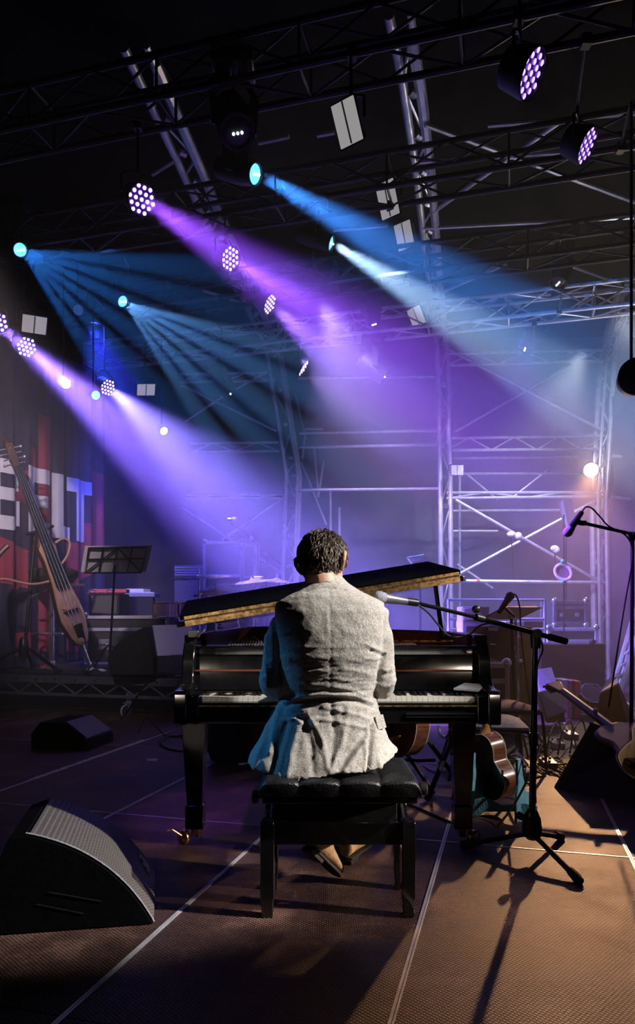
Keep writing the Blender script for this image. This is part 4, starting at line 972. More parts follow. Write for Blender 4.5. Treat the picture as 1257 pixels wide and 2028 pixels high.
# slim electric upright bass leaning on a boom-less stand
def Yo(x, y): return P(x, y, 8.25)
bs = thing('upright_bass', 'slim wooden electric upright bass leaning in front of the banner', 'bass', Yo(184, 1326))
hd0, tip = P(16, 878, 7.9), P(183, 1328, 8.25)
ax = (tip-hd0).normalized(); bl = (tip-hd0).length
fr_ = V((.55, -.83, .0)); fr_ = (fr_-ax*fr_.dot(ax)).normalized(); sd_ = ax.cross(fr_)
def bp(t, s=0, f=0): return hd0+ax*(bl*t)+sd_*s+fr_*f
if bp(.5, .1).x < bp(.5).x: sd_ = -sd_
def slab(st, name, m, par, bev=.006):
    return obj(name, MB().loft([[bp(t, -w, f0), bp(t, w, f0), bp(t, w*.92, f1), bp(t, -w*.92, f1)] for t, w, f0, f1 in st]), m, par, bev)
nk = slab([(.0, .045, -.03, .03), (.06, .05, -.05, .03), (.10, .04, -.04, .03), (.14, .036, -.03, .03), (.42, .045, -.06, .03)], 'neck', 'bass_dark', bs)
obj('scroll', MB().tube([bp(.03, 0, .0), bp(0, 0, -.02), bp(-.02, 0, -.07), bp(0, 0, -.10), bp(.02, 0, -.07)], [.04, .04, .035, .03, .02], 8), 'bass_dark', nk)
for k in range(4): obj('tuning_peg', MB().tube([bp(.02+.022*k, -.11, -.01), bp(.02+.022*k, .11, -.01)], .009, 6).sphere(bp(.02+.022*k, -.12 if k % 2 else .12, -.01), (.018, .012, .018), 8, 6), 'steel', nk)
bd_ = slab([(.40, .06, -.08, .02), (.44, .12, -.10, .02), (.50, .10, -.11, .02), (.60, .11, -.12, .02), (.70, .15, -.12, .02), (.76, .165, -.12, .02), (.84, .12, -.11, .02), (.88, .075, -.10, .02)], 'body', 'bass_dark', bs, .02)
slab([(.42, .05, .02, .032), (.45, .10, .02, .032), (.50, .085, .02, .032), (.60, .095, .02, .032), (.70, .135, .02, .032), (.76, .15, .02, .032), (.84, .105, .02, .032), (.875, .065, .02, .032)], 'top', 'bass_wood', bd_, .004)
slab([(.10, .038, .03, .055), (.30, .05, .04, .075), (.52, .065, .05, .10), (.62, .07, .06, .112)], 'fingerboard', 'ebony', bs)
slab([(.712, .10, .03, .05), (.716, .085, .05, .13), (.724, .085, .05, .13), (.728, .10, .03, .05)], 'bridge', 'bass_wood', bs, .003)
for k in range(4):
    s = (k-1.5)*.042; obj('string', MB().tube([bp(.105, s*.5, .07), bp(.72, s, .145), bp(.86, s*.6, .06)], .0045, 5), 'chrome', bs)
obj('tailpiece', MB().loft([[bp(t, -w, .05+h), bp(t, w, .05+h), bp(t, w, .075+h), bp(t, -w, .075+h)] for t, w, h in ((.79, .05, .05), (.87, .03, .0))]), 'ebony', bs, .004)
obj('end_block', MB().sphere(bp(.862, -.02, .05), (.05, .05, .06), 10, 8), 'bass_wood', bs)
ep = obj('end_pin', MB().tube([bp(.875, 0, -.04), bp(.90, 0, -.03), bp(.995, 0, 0)], [.03, .022, .018], 10), 'chrome', bs)
obj('rest_bar', MB().tube(spline([bp(.585, -.08, -.03), bp(.575, -.30, -.0), bp(.53, -.52, .02), bp(.52, -.60, .02)], 5), .014, 8), 'bass_wood', bs)
obj('rest_pad', MB().tube(spline([bp(.40, -.40, .05), bp(.44, -.56, .03), bp(.53, -.66, .02), bp(.615, -.72, .02)], 5), [.03]*10+[.024]*6, 8), 'bass_dark', bs)
obj('knee_rest', MB().tube(spline([bp(.44, .10, -.03), bp(.43, .22, -.02), bp(.455, .27, -.02), bp(.50, .20, -.02), bp(.53, .10, -.03)], 5), .014, 8), 'bass_wood', bs)
# bass stand: upright pole with yoke and tripod feet
sb = thing('bass_stand', 'black tripod stand holding the upright bass by its neck', 'stand', P(48, 1318, 8.5))
b0 = P(47, 1322, 8.0); b0.z = RT
def tripod(root, base, h, R, m, r=.014, a0=.4, foot=True):
    for k in range(3):
        a = a0+2*pi*k/3; e = base+V((cos(a)*R, sin(a)*R, .015))
        lg = obj('leg', MB().tube([base+V((0, 0, h)), base+V((cos(a)*R*.25, sin(a)*R*.25, h*.85)), e], r, 8), m, root)
        if foot: obj('rubber_foot', MB().tube([e+V((-cos(a)*.05, -sin(a)*.05, .004)), e+V((cos(a)*.02, sin(a)*.02, 0))], r*1.35, 8), 'rubber', lg)
tripod(sb, b0, .28, .5, 'black_paint', .022, 1.75)
obj('hub', MB().lathe([(.03, 0), (.06, .05), (.05, .22), (.025, .26)], Matrix.Translation(b0+V((0, 0, .14))), 12), 'black_plastic', sb)
ykp = bp(.37, 0, -.10)
obj('pole', MB().tube([b0+V((0, 0, .1)), V((ykp.x-.05, ykp.y+.02, ykp.z-.02))], .020, 8), 'black_paint', sb)
obj('yoke', MB().tube([bp(.37, -.14, .03), bp(.37, -.13, -.09), bp(.37, .0, -.11), bp(.37, .13, -.09), bp(.37, .14, .03)], .018, 8), 'black_paint', sb)
# chrome bar stool behind the bass
sl = thing('bar_stool', 'chrome bar stool with a dark padded seat behind the upright bass', 'stool', P(103, 1314, 8.6))
s0 = P(103, 1314, 8.6); s0.z = RT; top = P(103, 1136, 8.6).z
obj('base', MB().lathe([(.30, 0), (.30, .015), (.2, .03), (.05, .06), (.035, .09)], Matrix.Translation(s0), 24), 'chrome', sl)
obj('column', MB().tube([s0+V((0, 0, .05)), V((s0.x, s0.y, top-.10))], [.036, .034], 12), 'chrome', sl)
obj('foot_ring', MB().tube([V((s0.x+.23*cos(2*pi*k/20), s0.y+.23*sin(2*pi*k/20), s0.z+.42)) for k in range(20)], .014, 8, closed=True).tube([V((s0.x-.23, s0.y, s0.z+.42)), V((s0.x+.23, s0.y, s0.z+.42))], .012, 6), 'chrome', sl)
obj('seat', MB().lathe([(.05, -.12), (.24, -.10), (.29, -.04), (.29, .03), (.24, .06), (.001, .07)], Matrix.Translation((s0.x+.02, s0.y, top)), 24), 'black_fabric', sl)
obj('seat_plate', MB().b2((s0.x-.06, s0.y-.06, top-.16), (s0.x+.42, s0.y+.06, top-.13)), 'chrome', sl, .004)
obj('lift_lever', MB().tube([V((s0.x, s0.y, top-.16)), V((s0.x-.12, s0.y-.1, top-.25)), V((s0.x-.22, s0.y-.14, top-.30))], .012, 6), 'chrome', sl)
# folding music stand seen from behind
def music_stand(root, base, c, w, h, tilt, yaw, zt, shear=0):
    R = Matrix.Rotation(yaw, 3, 'Z') @ Matrix.Rotation(tilt, 3, 'X')
    q = lambda a, b, d=0: c+R @ V((a+shear*b, d, b))
    fr = obj('desk_frame', MB().tube([q(-w/2, -h/2), q(w/2, -h/2), q(w/2, h/2), q(-w/2, h/2)], .009, 6, closed=True), 'black_paint', root)
    for a, b in (((-w/2, -h/2), (0, h/2)), ((w/2, -h/2), (0, h/2)), ((-w/2, .02), (w/2, .02)), ((0, -h/2), (0, h/2)), ((-w/4, -h/2), (-w/4, h/2)), ((w/4, -h/2), (w/4, h/2))):
        pipe('desk_bar', q(*a), q(*b), .007, 'black_paint', fr, 6)
    pipe('pole', base+V((0, 0, .05)), c-V((0, 0, .03)), .013, 'black_paint', root)
    obj('collar', MB().tube([c-V((0, 0, .05)), c-V((0, 0, .01))], .024, 8), 'steel', root)
    return q
ms = thing('music_stand', 'black folding music stand with open sheets, before the flight case', 'stand', P(222, 1320, 7.9))
m0 = P(216, 1325, 8.1); m0.z = RT
qf = music_stand(ms, m0, P(228, 1110, 7.7), .66, .33, radians(38), radians(-6), 0, .42)
tripod(ms, m0, .30, .42, 'black_paint', .010, .2)
SH = .013
for k, (a0, a1) in enumerate(((-.38, -.003), (.003, .38))):
    tag(obj('sheet_music', MB().hexa([qf(a0, -.16, SH), qf(a1, -.16, SH), qf(a1, .182, SH), qf(a0, .182, SH), qf(a0, -.16, SH+.004), qf(a1, -.16, SH+.004), qf(a1, .182, SH+.004), qf(a0, .182, SH+.004)]), 'paper', None, smooth=0),
        'sheet of music on the folding stand, %s' % ('page next to the bass' if k == 0 else 'page next to the drums'), 'sheet music')
# road case and tables behind the music stand
def road_case(name, label, a, b, lab_handle=True, Y=(9.0, 9.7), m='case_ply', edge='alu'):
    (x0, y0), (x1, y1) = a, b; p0 = P(x0, y1, Y[0]); p1 = P(x1, y0, Y[0]); d = Y[1]-Y[0]
    r = thing(name, label, 'flight case', (p0.x+(p1.x-p0.x)/2, Y[0]+d/2, p0.z))
    obj('body', MB().b2((p0.x, Y[0], p0.z), (p1.x, Y[1], p1.z)), m, r, smooth=0)
    e = .022
    for x in (p0.x, p1.x):
        for y in Y: obj('edge_profile', MB().b2((x-e, y-e, p0.z), (x+e, y+e, p1.z)), edge, r, .004)
    for z in (p0.z+e, p1.z-e, p0.z+(p1.z-p0.z)*.72):
        obj('edge_profile', MB().b2((p0.x, Y[0]-e, z-e), (p1.x, Y[0]+e, z+e)), edge, r, .004)
    for x in (p0.x, p1.x):
        for z in (p0.z, p1.z): obj('ball_corner', MB().sphere((x, Y[0], z), .045, 10, 8), 'chrome', r)
    for t in (.22, .72):
        x = p0.x+(p1.x-p0.x)*t; z = p0.z+(p1.z-p0.z)*.42; s = min(.14, (p1.x-p0.x)*.13)
        o = obj('latch', MB().b2((x-s/2, Y[0]-.012, z-s/2), (x+s/2, Y[0]+.002, z+s/2)), 'steel', r, .006)
        obj('latch_handle', MB().b2((x-s*.35, Y[0]-.026, z-s*.1), (x+s*.35, Y[0]-.012, z+s*.1)), 'chrome', o, .004)
    return r
rc = road_case('flight_case', 'black flight case with metal edges on the riser, behind the music stand', (170, 1219), (332, 1318), Y=(9.2, 9.9))
def table(root, x0, x1, yt, yb, Y, d=.5, th=.05):
    a, b = P(x0, yt, Y), P(x1, yt, Y)
    obj('table_top', MB().b2((a.x, Y, a.z-th), (b.x, Y+d, a.z)), 'grille_grey', root, .006)
    for x in (a.x+.05, b.x-.05):
        for y in (Y+.05, Y+d-.05): pipe('leg', V((x, y, P(0, yb, Y).z)), V((x, y, a.z-th)), .018, 'alu_dark', root)
kt = thing('keyboard', 'grey electronic keyboard with papers on it beyond the music stand', 'keyboard', P(280, 1175, 10.2))
a, b = P(247, 1174, 10.15), P(306, 1174, 10.15)
obj('case', MB().b2((a.x, 10.15, a.z-.06), (b.x, 10.5, a.z)), 'grille_grey', kt, .01)
for i in range(18):
    x = a.x+.02+(b.x-a.x-.04)*i/18; obj('key', MB().b2((x, 10.16, a.z), (x+(b.x-a.x)/19, 10.3, a.z+.012)), 'ivory', kt, smooth=0)
for s in (0, 1):
    x = a.x+.05 if s == 0 else b.x-.05
    pipe('leg', V((x-.1*(1-2*s), 10.3, P(0, 1219, 9.9).z if False else RT)), V((x, 10.3, a.z-.06)), .016, 'alu_dark', kt)
tag(obj('paper_pile', MB().loft([[P(248, 1174, 10.2)+V((.02+.3*u_, v_, 0)) + V((0, 0, h)) for u_, v_ in ((0, 0), (.8, .02), (1, .2), (.1, .22))] for h in (.002, .03, .06)]), 'paper', None, smooth=0), 'crumpled white papers lying on the grey keyboard', 'paper')
tag(obj('magazine', MB().loft([[P(178, 1171, 9.6)+V((.5*u_, v_*.6, h)) for u_, v_ in ((0, 0), (1, 0), (1, .3), (0, .3))] for h in (-.02, .03)]), 'red_print', None, .004), 'red and white printed box on the black amplifier beyond the bass', 'box')
am = thing('amplifier', 'black amplifier rack standing on the flight case beyond the bass', 'amplifier', P(205, 1219, 9.55))
a, b = P(175, 1218, 9.3), P(300, 1178, 9.3)
obj('cabinet', MB().b2((a.x, 9.3, P(0, 1219, 9.2).z), (P(236, 0, 9.3).x, 9.8, P(0, 1175, 9.3).z)), 'black_fabric', am, .01)
obj('grille', MB().b2((a.x+.03, 9.288, P(0, 1215, 9.2).z), (P(232, 0, 9.3).x, 9.301, P(0, 1180, 9.3).z)), 'grille_grey' if False else 'grille', am)
for x in (183, 218): obj('handle', MB().tube(arc(P(x, 1176, 9.5), (1, 0, 0), (0, 0, 1), .06, 0, pi), .010, 6), 'steel', am)
# floor wedge on the riser
def wedge(name, label, o, ex_, ey_, w, prof, gr, mgr='grille_pale', cat='monitor'):
    """loudspeaker wedge: side profile in (ey_, z) extruded along ex_ by w; gr = profile edges that carry the grille"""
    o = V(o); ex_ = V(ex_).normalized(); ey_ = V(ey_).normalized(); r = thing(name, label, cat, o+ex_*w/2)
    obj('cabinet', MB().prism(prof, o, ey_, V((0, 0, 1)), ex_, w), 'black_paint', r, .008, smooth=30)
    for i, j in gr:
        a, b = V((prof[i][0], 0, prof[i][1])), V((prof[j][0], 0, prof[j][1])); d = (b-a); n = V((-d.z, 0, d.x)).normalized()
        L = lambda t, s, h: o+ey_*(a.x+d.x*t+n.x*h)+V((0, 0, a.z+d.z*t+n.z*h))+ex_*(w*s)
        obj('grille', MB().hexa([L(.04, .04, h) for h in (0,)]+[L(.96, .04, 0), L(.96, .96, 0), L(.04, .96, 0), L(.05, .05, .012), L(.95, .05, .012), L(.95, .95, .012), L(.05, .95, .012)]), mgr, r, .003, smooth=0)
    return r
w0 = P(232, 1336, 7.62); w0.z = RT
# side face towards the camera is a black curved cheek, pale grille looks to the right
o_ = P(300, 1336, 7.45); o_.z = RT
wd = thing('floor_monitor', 'floor monitor on the riser edge with a pale lit grille, beside the piano', 'monitor', o_)
k = 7.5/FPX; zz = lambda y: EYE-(y-HY)*k
fx = lambda x: (x-CX)*k
side = [(222, 1303), (236, 1279), (262, 1256), (300, 1239), (312, 1300), (313, 1334), (232, 1334)]
obj('cabinet', MB().prism([(fx(x), max(RT, zz(y))) for x, y in side], (0, 7.3, 0), (1, 0, 0), (0, 0, 1), (0, 1, 0), .62), 'black_paint', wd, .01, smooth=0)
fb_ = lambda x, y, Y: P(x, y, Y)
g0 = [P(302, 1240, 7.3), P(313, 1301, 7.3)]
dv = V((.36, .22, 0)); 
obj('baffle', MB().hexa([P(302, 1240, 7.31), P(312, 1300, 7.31), P(312, 1300, 7.31)+V((.32, .5, 0)), P(302, 1240, 7.31)+V((.32, .5, 0)), P(301, 1238, 7.4), P(310, 1300, 7.4), P(310, 1300, 7.4)+V((.30, .5, 0)), P(301, 1238, 7.4)+V((.30, .5, 0))]), 'grille_pale', wd, .006, smooth=0)
obj('lower_panel', MB().hexa([P(313, 1302, 7.32), P(313, 1333, 7.32), P(313, 1333, 7.32)+V((.32, .5, 0)), P(313, 1302, 7.32)+V((.32, .5, 0)), P(308, 1302, 7.42), P(308, 1333, 7.42), P(308, 1333, 7.42)+V((.3, .5, 0)), P(308, 1302, 7.42)+V((.3, .5, 0))]), 'black_fabric', wd, .004, smooth=0)
# crumpled paper by the end pin
tag(obj('set_list', MB().grid(lambda a, b: P(152, 1331, 7.95)*V((1, 1, 0))+V((.30*a, .10*b+.04*a, RT+.006+.05*abs(sin(a*7+b*2))*a*(1-a)*3)), 10, 4), 'paper', None, smooth=180), 'crumpled white set list lying on the riser by the bass end pin', 'paper')

# ---------------------------------------------------------------- drum kit
def drum(name, label, c, r, h, tilt=0, m='drum_shell', lugs=8, cat='drum', az=0):
    c = V(c); ax_ = (Matrix.Rotation(az, 3, 'Z') @ Matrix.Rotation(tilt, 3, 'X')) @ V((0, 0, 1)); M = frame(c, ax_); t = thing(name, label, cat, c)
    obj('shell', MB().lathe([(r*.98, -h/2), (r, -h/2+.01), (r, h/2-.01), (r*.98, h/2)], M, 24), m, t)
    obj('head', MB().lathe([(.001, h/2+.004), (r*.97, h/2+.003)], M, 24, cap=False), 'drum_head', t)
    for z in (-h/2, h/2): obj('hoop', MB().tube([M @ V((r*1.03*cos(2*pi*q/24), r*1.03*sin(2*pi*q/24), z)) for q in range(24)], .012, 6, closed=True), 'chrome', t)
    for q in range(lugs):
        a = 2*pi*q/lugs; obj('lug', MB().tube([M @ V((r*1.03*cos(a), r*1.03*sin(a), z)) for z in (-h/2-.02, h/2+.02)], .009, 5), 'chrome', t)
    return t
drum('tom_drum', 'pale pink tom drum with chrome lugs, nearer of the two beside the monitor', P(327, 1208, 9.0), .15, .18, lugs=7)
drum('tom_drum', 'pale pink tom drum with chrome lugs, half hidden by the piano lid corner', P(368, 1207, 9.2), .15, .17, lugs=7)
drum('snare_drum', 'pale drum low beside the tom drums behind the piano lid', P(395, 1222, 9.3), .17, .14, lugs=8)
for (x, lab) in ((327, 'stand under the nearer pale tom drum'), (368, 'stand under the half hidden tom drum'), (395, 'stand under the low pale drum')):
    t_ = thing('drum_stand', 'thin chrome '+lab, 'stand', P(x, 1310, 9.1)); c = P(x, 1222, 9.1 if x != 395 else 9.3); bz_ = V((c.x, c.y+.02, RT))
    obj('post', MB().tube([bz_+V((0, 0, .1)), V((c.x, c.y+.02, c.z-.04 if x != 395 else c.z-.08))], .012, 6), 'chrome', t_); tripod(t_, bz_, .3, .26, 'chrome', .009, .3)
bdm = drum('bass_drum', 'large dark bass drum of the kit behind the piano lid', P(440, 1200, 9.8), .29, .42, radians(90), 'mahogany', 10, az=radians(20))
obj('spur', MB().tube([P(452, 1190, 9.5), P(455, 1188, 9.45)], .05, 14), 'screen_white', bdm)
for s in (-1, 1): obj('leg', MB().tube([P(440+s*28, 1215, 9.6), V((P(440+s*46, 1215, 9.5).x, 9.45, RT))], .012, 6), 'chrome', bdm)
def cymbal(label, x, y, Y, r, tx, ty, hh=None, wing=True):
    c = P(x, y, Y); t = thing('cymbal_stand', label, 'cymbal', V((c.x, c.y, RT))); R = (Matrix.Rotation(radians(ty), 4, 'Y') @ Matrix.Rotation(radians(tx), 4, 'X')); M = Matrix.Translation(c) @ R
    obj('cymbal', MB().lathe([(.003, .035), (.03, .03), (.05, .012), (r*.6, .0), (r, -.02), (r, -.023), (r*.6, -.004), (.05, .008), (.003, .03)], M, 32, cap=False), 'cymbal', t)
    obj('wing_nut', MB().tube([M @ V((0, 0, .02)), M @ V((0, 0, .10))], .016, 8), 'chrome', t)
    b = V((c.x, c.y, RT)); obj('tube', MB().tube([b+V((0, 0, .08)), b+V((0, 0, (c.z-RT)*.55))], .018, 8).tube([b+V((0, 0, (c.z-RT)*.5)), c], .012, 8), 'chrome', t)
    for f in (.55, .78): obj('clamp', MB().tube([b+V((0, 0, (c.z-RT)*f-.02)), b+V((0, 0, (c.z-RT)*f+.03))], .032, 8).tube([b+V((-.07, 0, (c.z-RT)*f)), b+V((.07, 0, (c.z-RT)*f))], .014, 6), 'chrome', t)
    tripod(t, b, .3, .32, 'chrome', .012, .8)
    return t
cymbal('wide violet-lit cymbal, leftmost and highest over the tom drums', 394, 1141, 9.0, .42, 6, -3)
cymbal('small hi-hat cymbal in front of the bass drum', 427, 1171, 9.0, .22, 10, 6)
cymbal('pink-lit cymbal before the tall pale equipment box', 501, 1150, 9.1, .30, 5, -6)
cymbal('dim cymbal edge beside the pink-lit cymbal', 548, 1149, 9.6, .22, 5, 4)
# slanted pale cymbal case, tall boxes beyond the kit
pk = [P(473, 1190, 9.3), P(495, 1187, 9.3), P(519, 1141, 9.3), P(498, 1141, 9.3)]
tag(obj('sound_baffle', MB().hexa([p for p in pk]+[p+V((.02, .14, 0)) for p in pk]), 'drum_head', None, .01, smooth=0), 'slanted pale pink panel standing behind the pink-lit cymbal', 'panel')
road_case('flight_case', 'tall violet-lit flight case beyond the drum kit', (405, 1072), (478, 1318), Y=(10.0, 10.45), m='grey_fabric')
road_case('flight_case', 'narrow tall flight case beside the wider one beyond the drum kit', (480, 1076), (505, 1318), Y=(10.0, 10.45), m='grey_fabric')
lv = thing('amplifier', 'low slatted amplifier at the back of the riser under the violet beam', 'amplifier', P(370, 1140, 10.3))
a, b = P(345, 1140, 10.2), P(404, 1120, 10.2)
obj('cabinet', MB().b2((a.x, 10.2, RT), (b.x, 10.6, b.z)), 'grey_fabric', lv, .01)
for k in range(4): obj('slat', MB().b2((a.x+.01, 10.185, a.z+.035*k), (b.x-.01, 10.2, a.z+.035*k+.02)), 'grille_grey', lv, smooth=0)
# boom microphone over the drums
def mic(root, head, tail, r=.026, name='microphone', m='black_plastic', ball='steel'):
    h, t = V(head), V(tail); d = (t-h).normalized(); L = (t-h).length; M = frame(h, d)
    b = obj('mic_body', MB().lathe([(r*.86, r*.9), (r*.9, r*1.2), (r*.78, r*1.3), (r*.66, L*.55), (r*.5, L*.96), (r*.4, L)], M, 14), m, root)
    obj('mic_grille', MB().lathe([(.001, -r)]+[(r*sin(a), -r*cos(a)) for a in [pi*i/10 for i in range(1, 6)]]+[(r*1.02, 0), (r*1.02, r*.25), (r*.93, r*.3), (r*.88, r*1.0)], M, 16), ball, root)
    return b
om = thing('overhead_microphone', 'thin boom microphone stand high over the drum kit', 'microphone', P(528, 1300, 9.6))
b0 = P(528, 1300, 9.6); b0.z = RT; jt = P(528, 1097, 9.6)
tripod(om, b0, .3, .36, 'black_paint', .010, .1); pipe('pole', b0+V((0, 0, .05)), jt, .012, 'black_paint', om)
pipe('boom', P(456, 1034, 9.4), P(556, 1117, 9.65), .009, 'black_paint', om); obj('clutch', MB().sphere(jt, .032, 8, 6), 'steel', om)
mic(om, P(498, 1066, 9.5), P(488, 1050, 9.5), .03)
mic(om, P(466, 1029, 9.4), P(450, 1028, 9.4), .04)
# ---------------------------------------------------------------- right side of the stage
def cable(label, pts, r=.006, m='rubber', n=6):
    return tag(obj('cable', MB().tube(spline(pts, n), r, 6), m, None, smooth=180), label, 'cable')
FL = lambda x, y, z=.008: F(x, y)+V((0, 0, z))
# guitars ---------------------------------------------------
def guitar(label, c, up, face, s=1.0, neck=True, m_side='guitar_side', m_back='guitar_back', m_top='guitar_top', top_out=False, cat='guitar'):
    """acoustic guitar: c = bottom of the body, up = towards the head, face = the way the soundboard looks"""
    c = V(c); up = V(up).normalized(); face = V(face); face = (face-up*face.dot(up)).normalized(); sd = up.cross(face)
    t = thing('acoustic_guitar', label, cat, c)
    half = [(.0, .0), (.06, .012), (.13, .05), (.19, .12), (.195, .17), (.165, .23), (.135, .275), (.128, .30), (.14, .345), (.145, .385), (.125, .44), (.07, .475), (.03, .48)]
    hp = spline([V((x, y, 0)) for x, y in half], 3); pts = [(p.x*s, p.y*s) for p in hp]; pts = pts+[(-x, y) for x, y in reversed(pts)][:-1]
    D = .105*s
    obj('sides', MB().prism(pts, c-face*D/2, sd, up, face, D), m_side, t, smooth=50)
    obj('back', MB().prism([(x*1.01, y*1.005) for x, y in pts], c-face*(D/2+.004), sd, up, face, .005), m_back, t, smooth=50)
    tp = obj('soundboard', MB().prism([(x*1.01, y*1.005) for x, y in pts], c+face*(D/2-.001), sd, up, face, .005), m_top, t, smooth=50)
    for f in (-D/2, D/2+.004): obj('binding', MB().tube([c+sd*x*1.012+up*y*1.005+face*f for x, y in pts], .0035*s, 4, closed=True), 'binding', t)
    obj('rosette', MB().lathe([(.05*s, 0), (.056*s, .001)], frame(c+up*.33*s+face*(D/2+.0045), face), 20, cap=False), 'ebony', tp)
    obj('sound_hole', MB().lathe([(.001, 0), (.049*s, .0)], frame(c+up*.33*s+face*(D/2+.0048), face), 20, cap=False), 'rubber', tp)
    obj('bridge', MB().box(c+up*.14*s+face*(D/2+.009), (.001, .001, .001)).hexa([c+sd*a*s+up*(.14+b)*s+face*(D/2+h) for h in (.004, .013) for a, b in ((-.07, -.014), (.07, -.014), (.07, .014), (-.07, .014))]), 'ebony', tp)
    if neck:
        n0 = c+up*.44*s; nk = obj('neck', MB().loft([[n0+up*L*s+sd*(w*cos(2*pi*q/12))+face*(D/2-.012-.0+d*min(0, sin(2*pi*q/12))) for q in range(12)] for L, w, d in ((0, .030, .085), (.045, .030, .06), (.09, .028, .024), (.38, .023, .02), (.40, .03, .018))]), 'guitar_neck', t)
        obj('fingerboard', MB().hexa([n0+up*L*s+sd*a*s+face*(D/2+h) for h in (-.012, .004) for L, a in ((-.04, -.028), (-.04, .028), (.39, .022), (.39, -.022))]), 'ebony', nk)
        obj('headstock', MB().hexa([n0+up*L*s+sd*a*s+face*(D/2-.012+h-.04*(L-.4)) for h in (-.008, .008) for L, a in ((.39, -.026), (.39, .026), (.56, .036), (.56, -.036))]), m_side, nk, .003)
        for k in range(3):
            for g_ in (-1, 1): obj('tuning_peg', MB().tube([n0+up*(.43+.04*k)*s+sd*g_*.03*s+face*(D/2-.03), n0+up*(.43+.04*k)*s+sd*g_*.055*s+face*(D/2-.03)], .007*s, 6), 'chrome', nk)
        for k in range(6): obj('string', MB().tube([c+up*.14*s+sd*(k-2.5)*.0095*s+face*(D/2+.014), n0+up*.40*s+sd*(k-2.5)*.0065*s+face*(D/2+.006)], .0009, 4), 'steel', tp)
    return t
g0 = P(1003, 1612, 3.95)
guitar('acoustic guitar with reddish side on the blue stand, by the piano\'s treble leg', V((1.035, 3.98, .07)), (-.20, .10, .97), (.93, .37, .10), .78, m_back='guitar_back')
gs = thing('guitar_stand', 'pale blue folding guitar stand holding the reddish acoustic guitar', 'stand', V((1.03, 3.95, 0)))
gx, gy = 1.01, 3.92
for s in (-1, 1):
    e = V((gx, gy, 0))+V((.80, -.6, 0))*s*.13
    obj('side_panel', MB().prism([(-.02, .0), (.03, .0), (.06, .035), (.12, .05), (.15, .03), (.19, .0), (.235, .0), (.22, .08), (.18, .125), (.10, .15), (.06, .24), (.03, .34), (-.01, .34), (-.005, .2), (-.03, .1)], e+V((-.04, -.07, 0)), V((.62, .76, 0)) if s > 0 else V((.55, .80, 0)), (0, 0, 1), V((.8, -.6, 0)), .016), 'teal_foam', gs, .003, smooth=0)
obj('front_panel', MB().prism([(-.17, .0), (-.13, .0), (-.09, .03), (.09, .05), (.13, .03), (.15, .0), (.19, .0), (.185, .09), (.12, .10), (0, .075), (-.10, .11), (-.15, .09)], V((gx+.0, gy-.10, 0)), V((.93, -.36, 0)), (0, 0, 1), V((.36, .93, 0)), .018), 'teal_foam', gs, .004, smooth=0)
guitar('dark acoustic guitar with pale edge under the piano, seen past the bench', V((.60, 4.55, .20)), (-.25, .35, .92), (.80, .58, .05), 1.05, neck=True, m_back='mahogany')
def x_stand(root, p, w, h, m='black_paint', r=.016):
    for s in (-1, 1): obj('leg', MB().tube([V((p.x-s*w/2, p.y, r)), V((p.x+s*w/2, p.y+.02*s, h))], r, 8), m, root)
t = thing('guitar_stand', 'black tubular stand under the dark guitar past the bench, with a yellow clamp', 'stand', V((.55, 4.5, 0)))
for a, b in (((.44, 4.42, .012), (.50, 4.62, .60)), ((.72, 4.32, .012), (.52, 4.66, .30)), ((.40, 4.86, .012), (.50, 4.62, .42))): obj('leg', MB().tube([a, b], .013, 8), 'black_paint', t)
obj('rest', MB().tube([(.46, 4.40, .20), (.50, 4.52, .18), (.66, 4.48, .18), (.74, 4.40, .20)], .011, 6), 'black_paint', t)
obj('clamp', MB().hexa([P(x, y, Y) for Y in (4.36, 4.42) for x, y in ((768, 1470), (788, 1466), (794, 1456), (770, 1460))]), 'brass', t, .004)
# folding X stand with bent top tube
t = thing('folding_stand', 'black folding X-shaped stand between the piano\'s treble leg and the dark guitar', 'stand', V((.82, 4.5, 0)))
for a, b in ((F(846, 1588), P(905, 1440, 4.6)), (F(898, 1540), P(850, 1470, 4.9)), (F(872, 1520), P(893, 1447, 5.1))):
    lg = obj('leg', MB().tube([a+V((0, 0, .018)), b], .017, 8), 'black_paint', t); obj('rubber_foot', MB().tube([a+V((0, 0, .018)), (a+V((0, 0, .018))).lerp(b, .08)], .022, 8), 'rubber', lg)
obj('top_tube', MB().tube(spline([P(868, 1440, 5.0), P(872, 1454, 4.9), P(884, 1460, 4.8), P(892, 1446, 4.7)], 6), .014, 8), 'chrome', t)
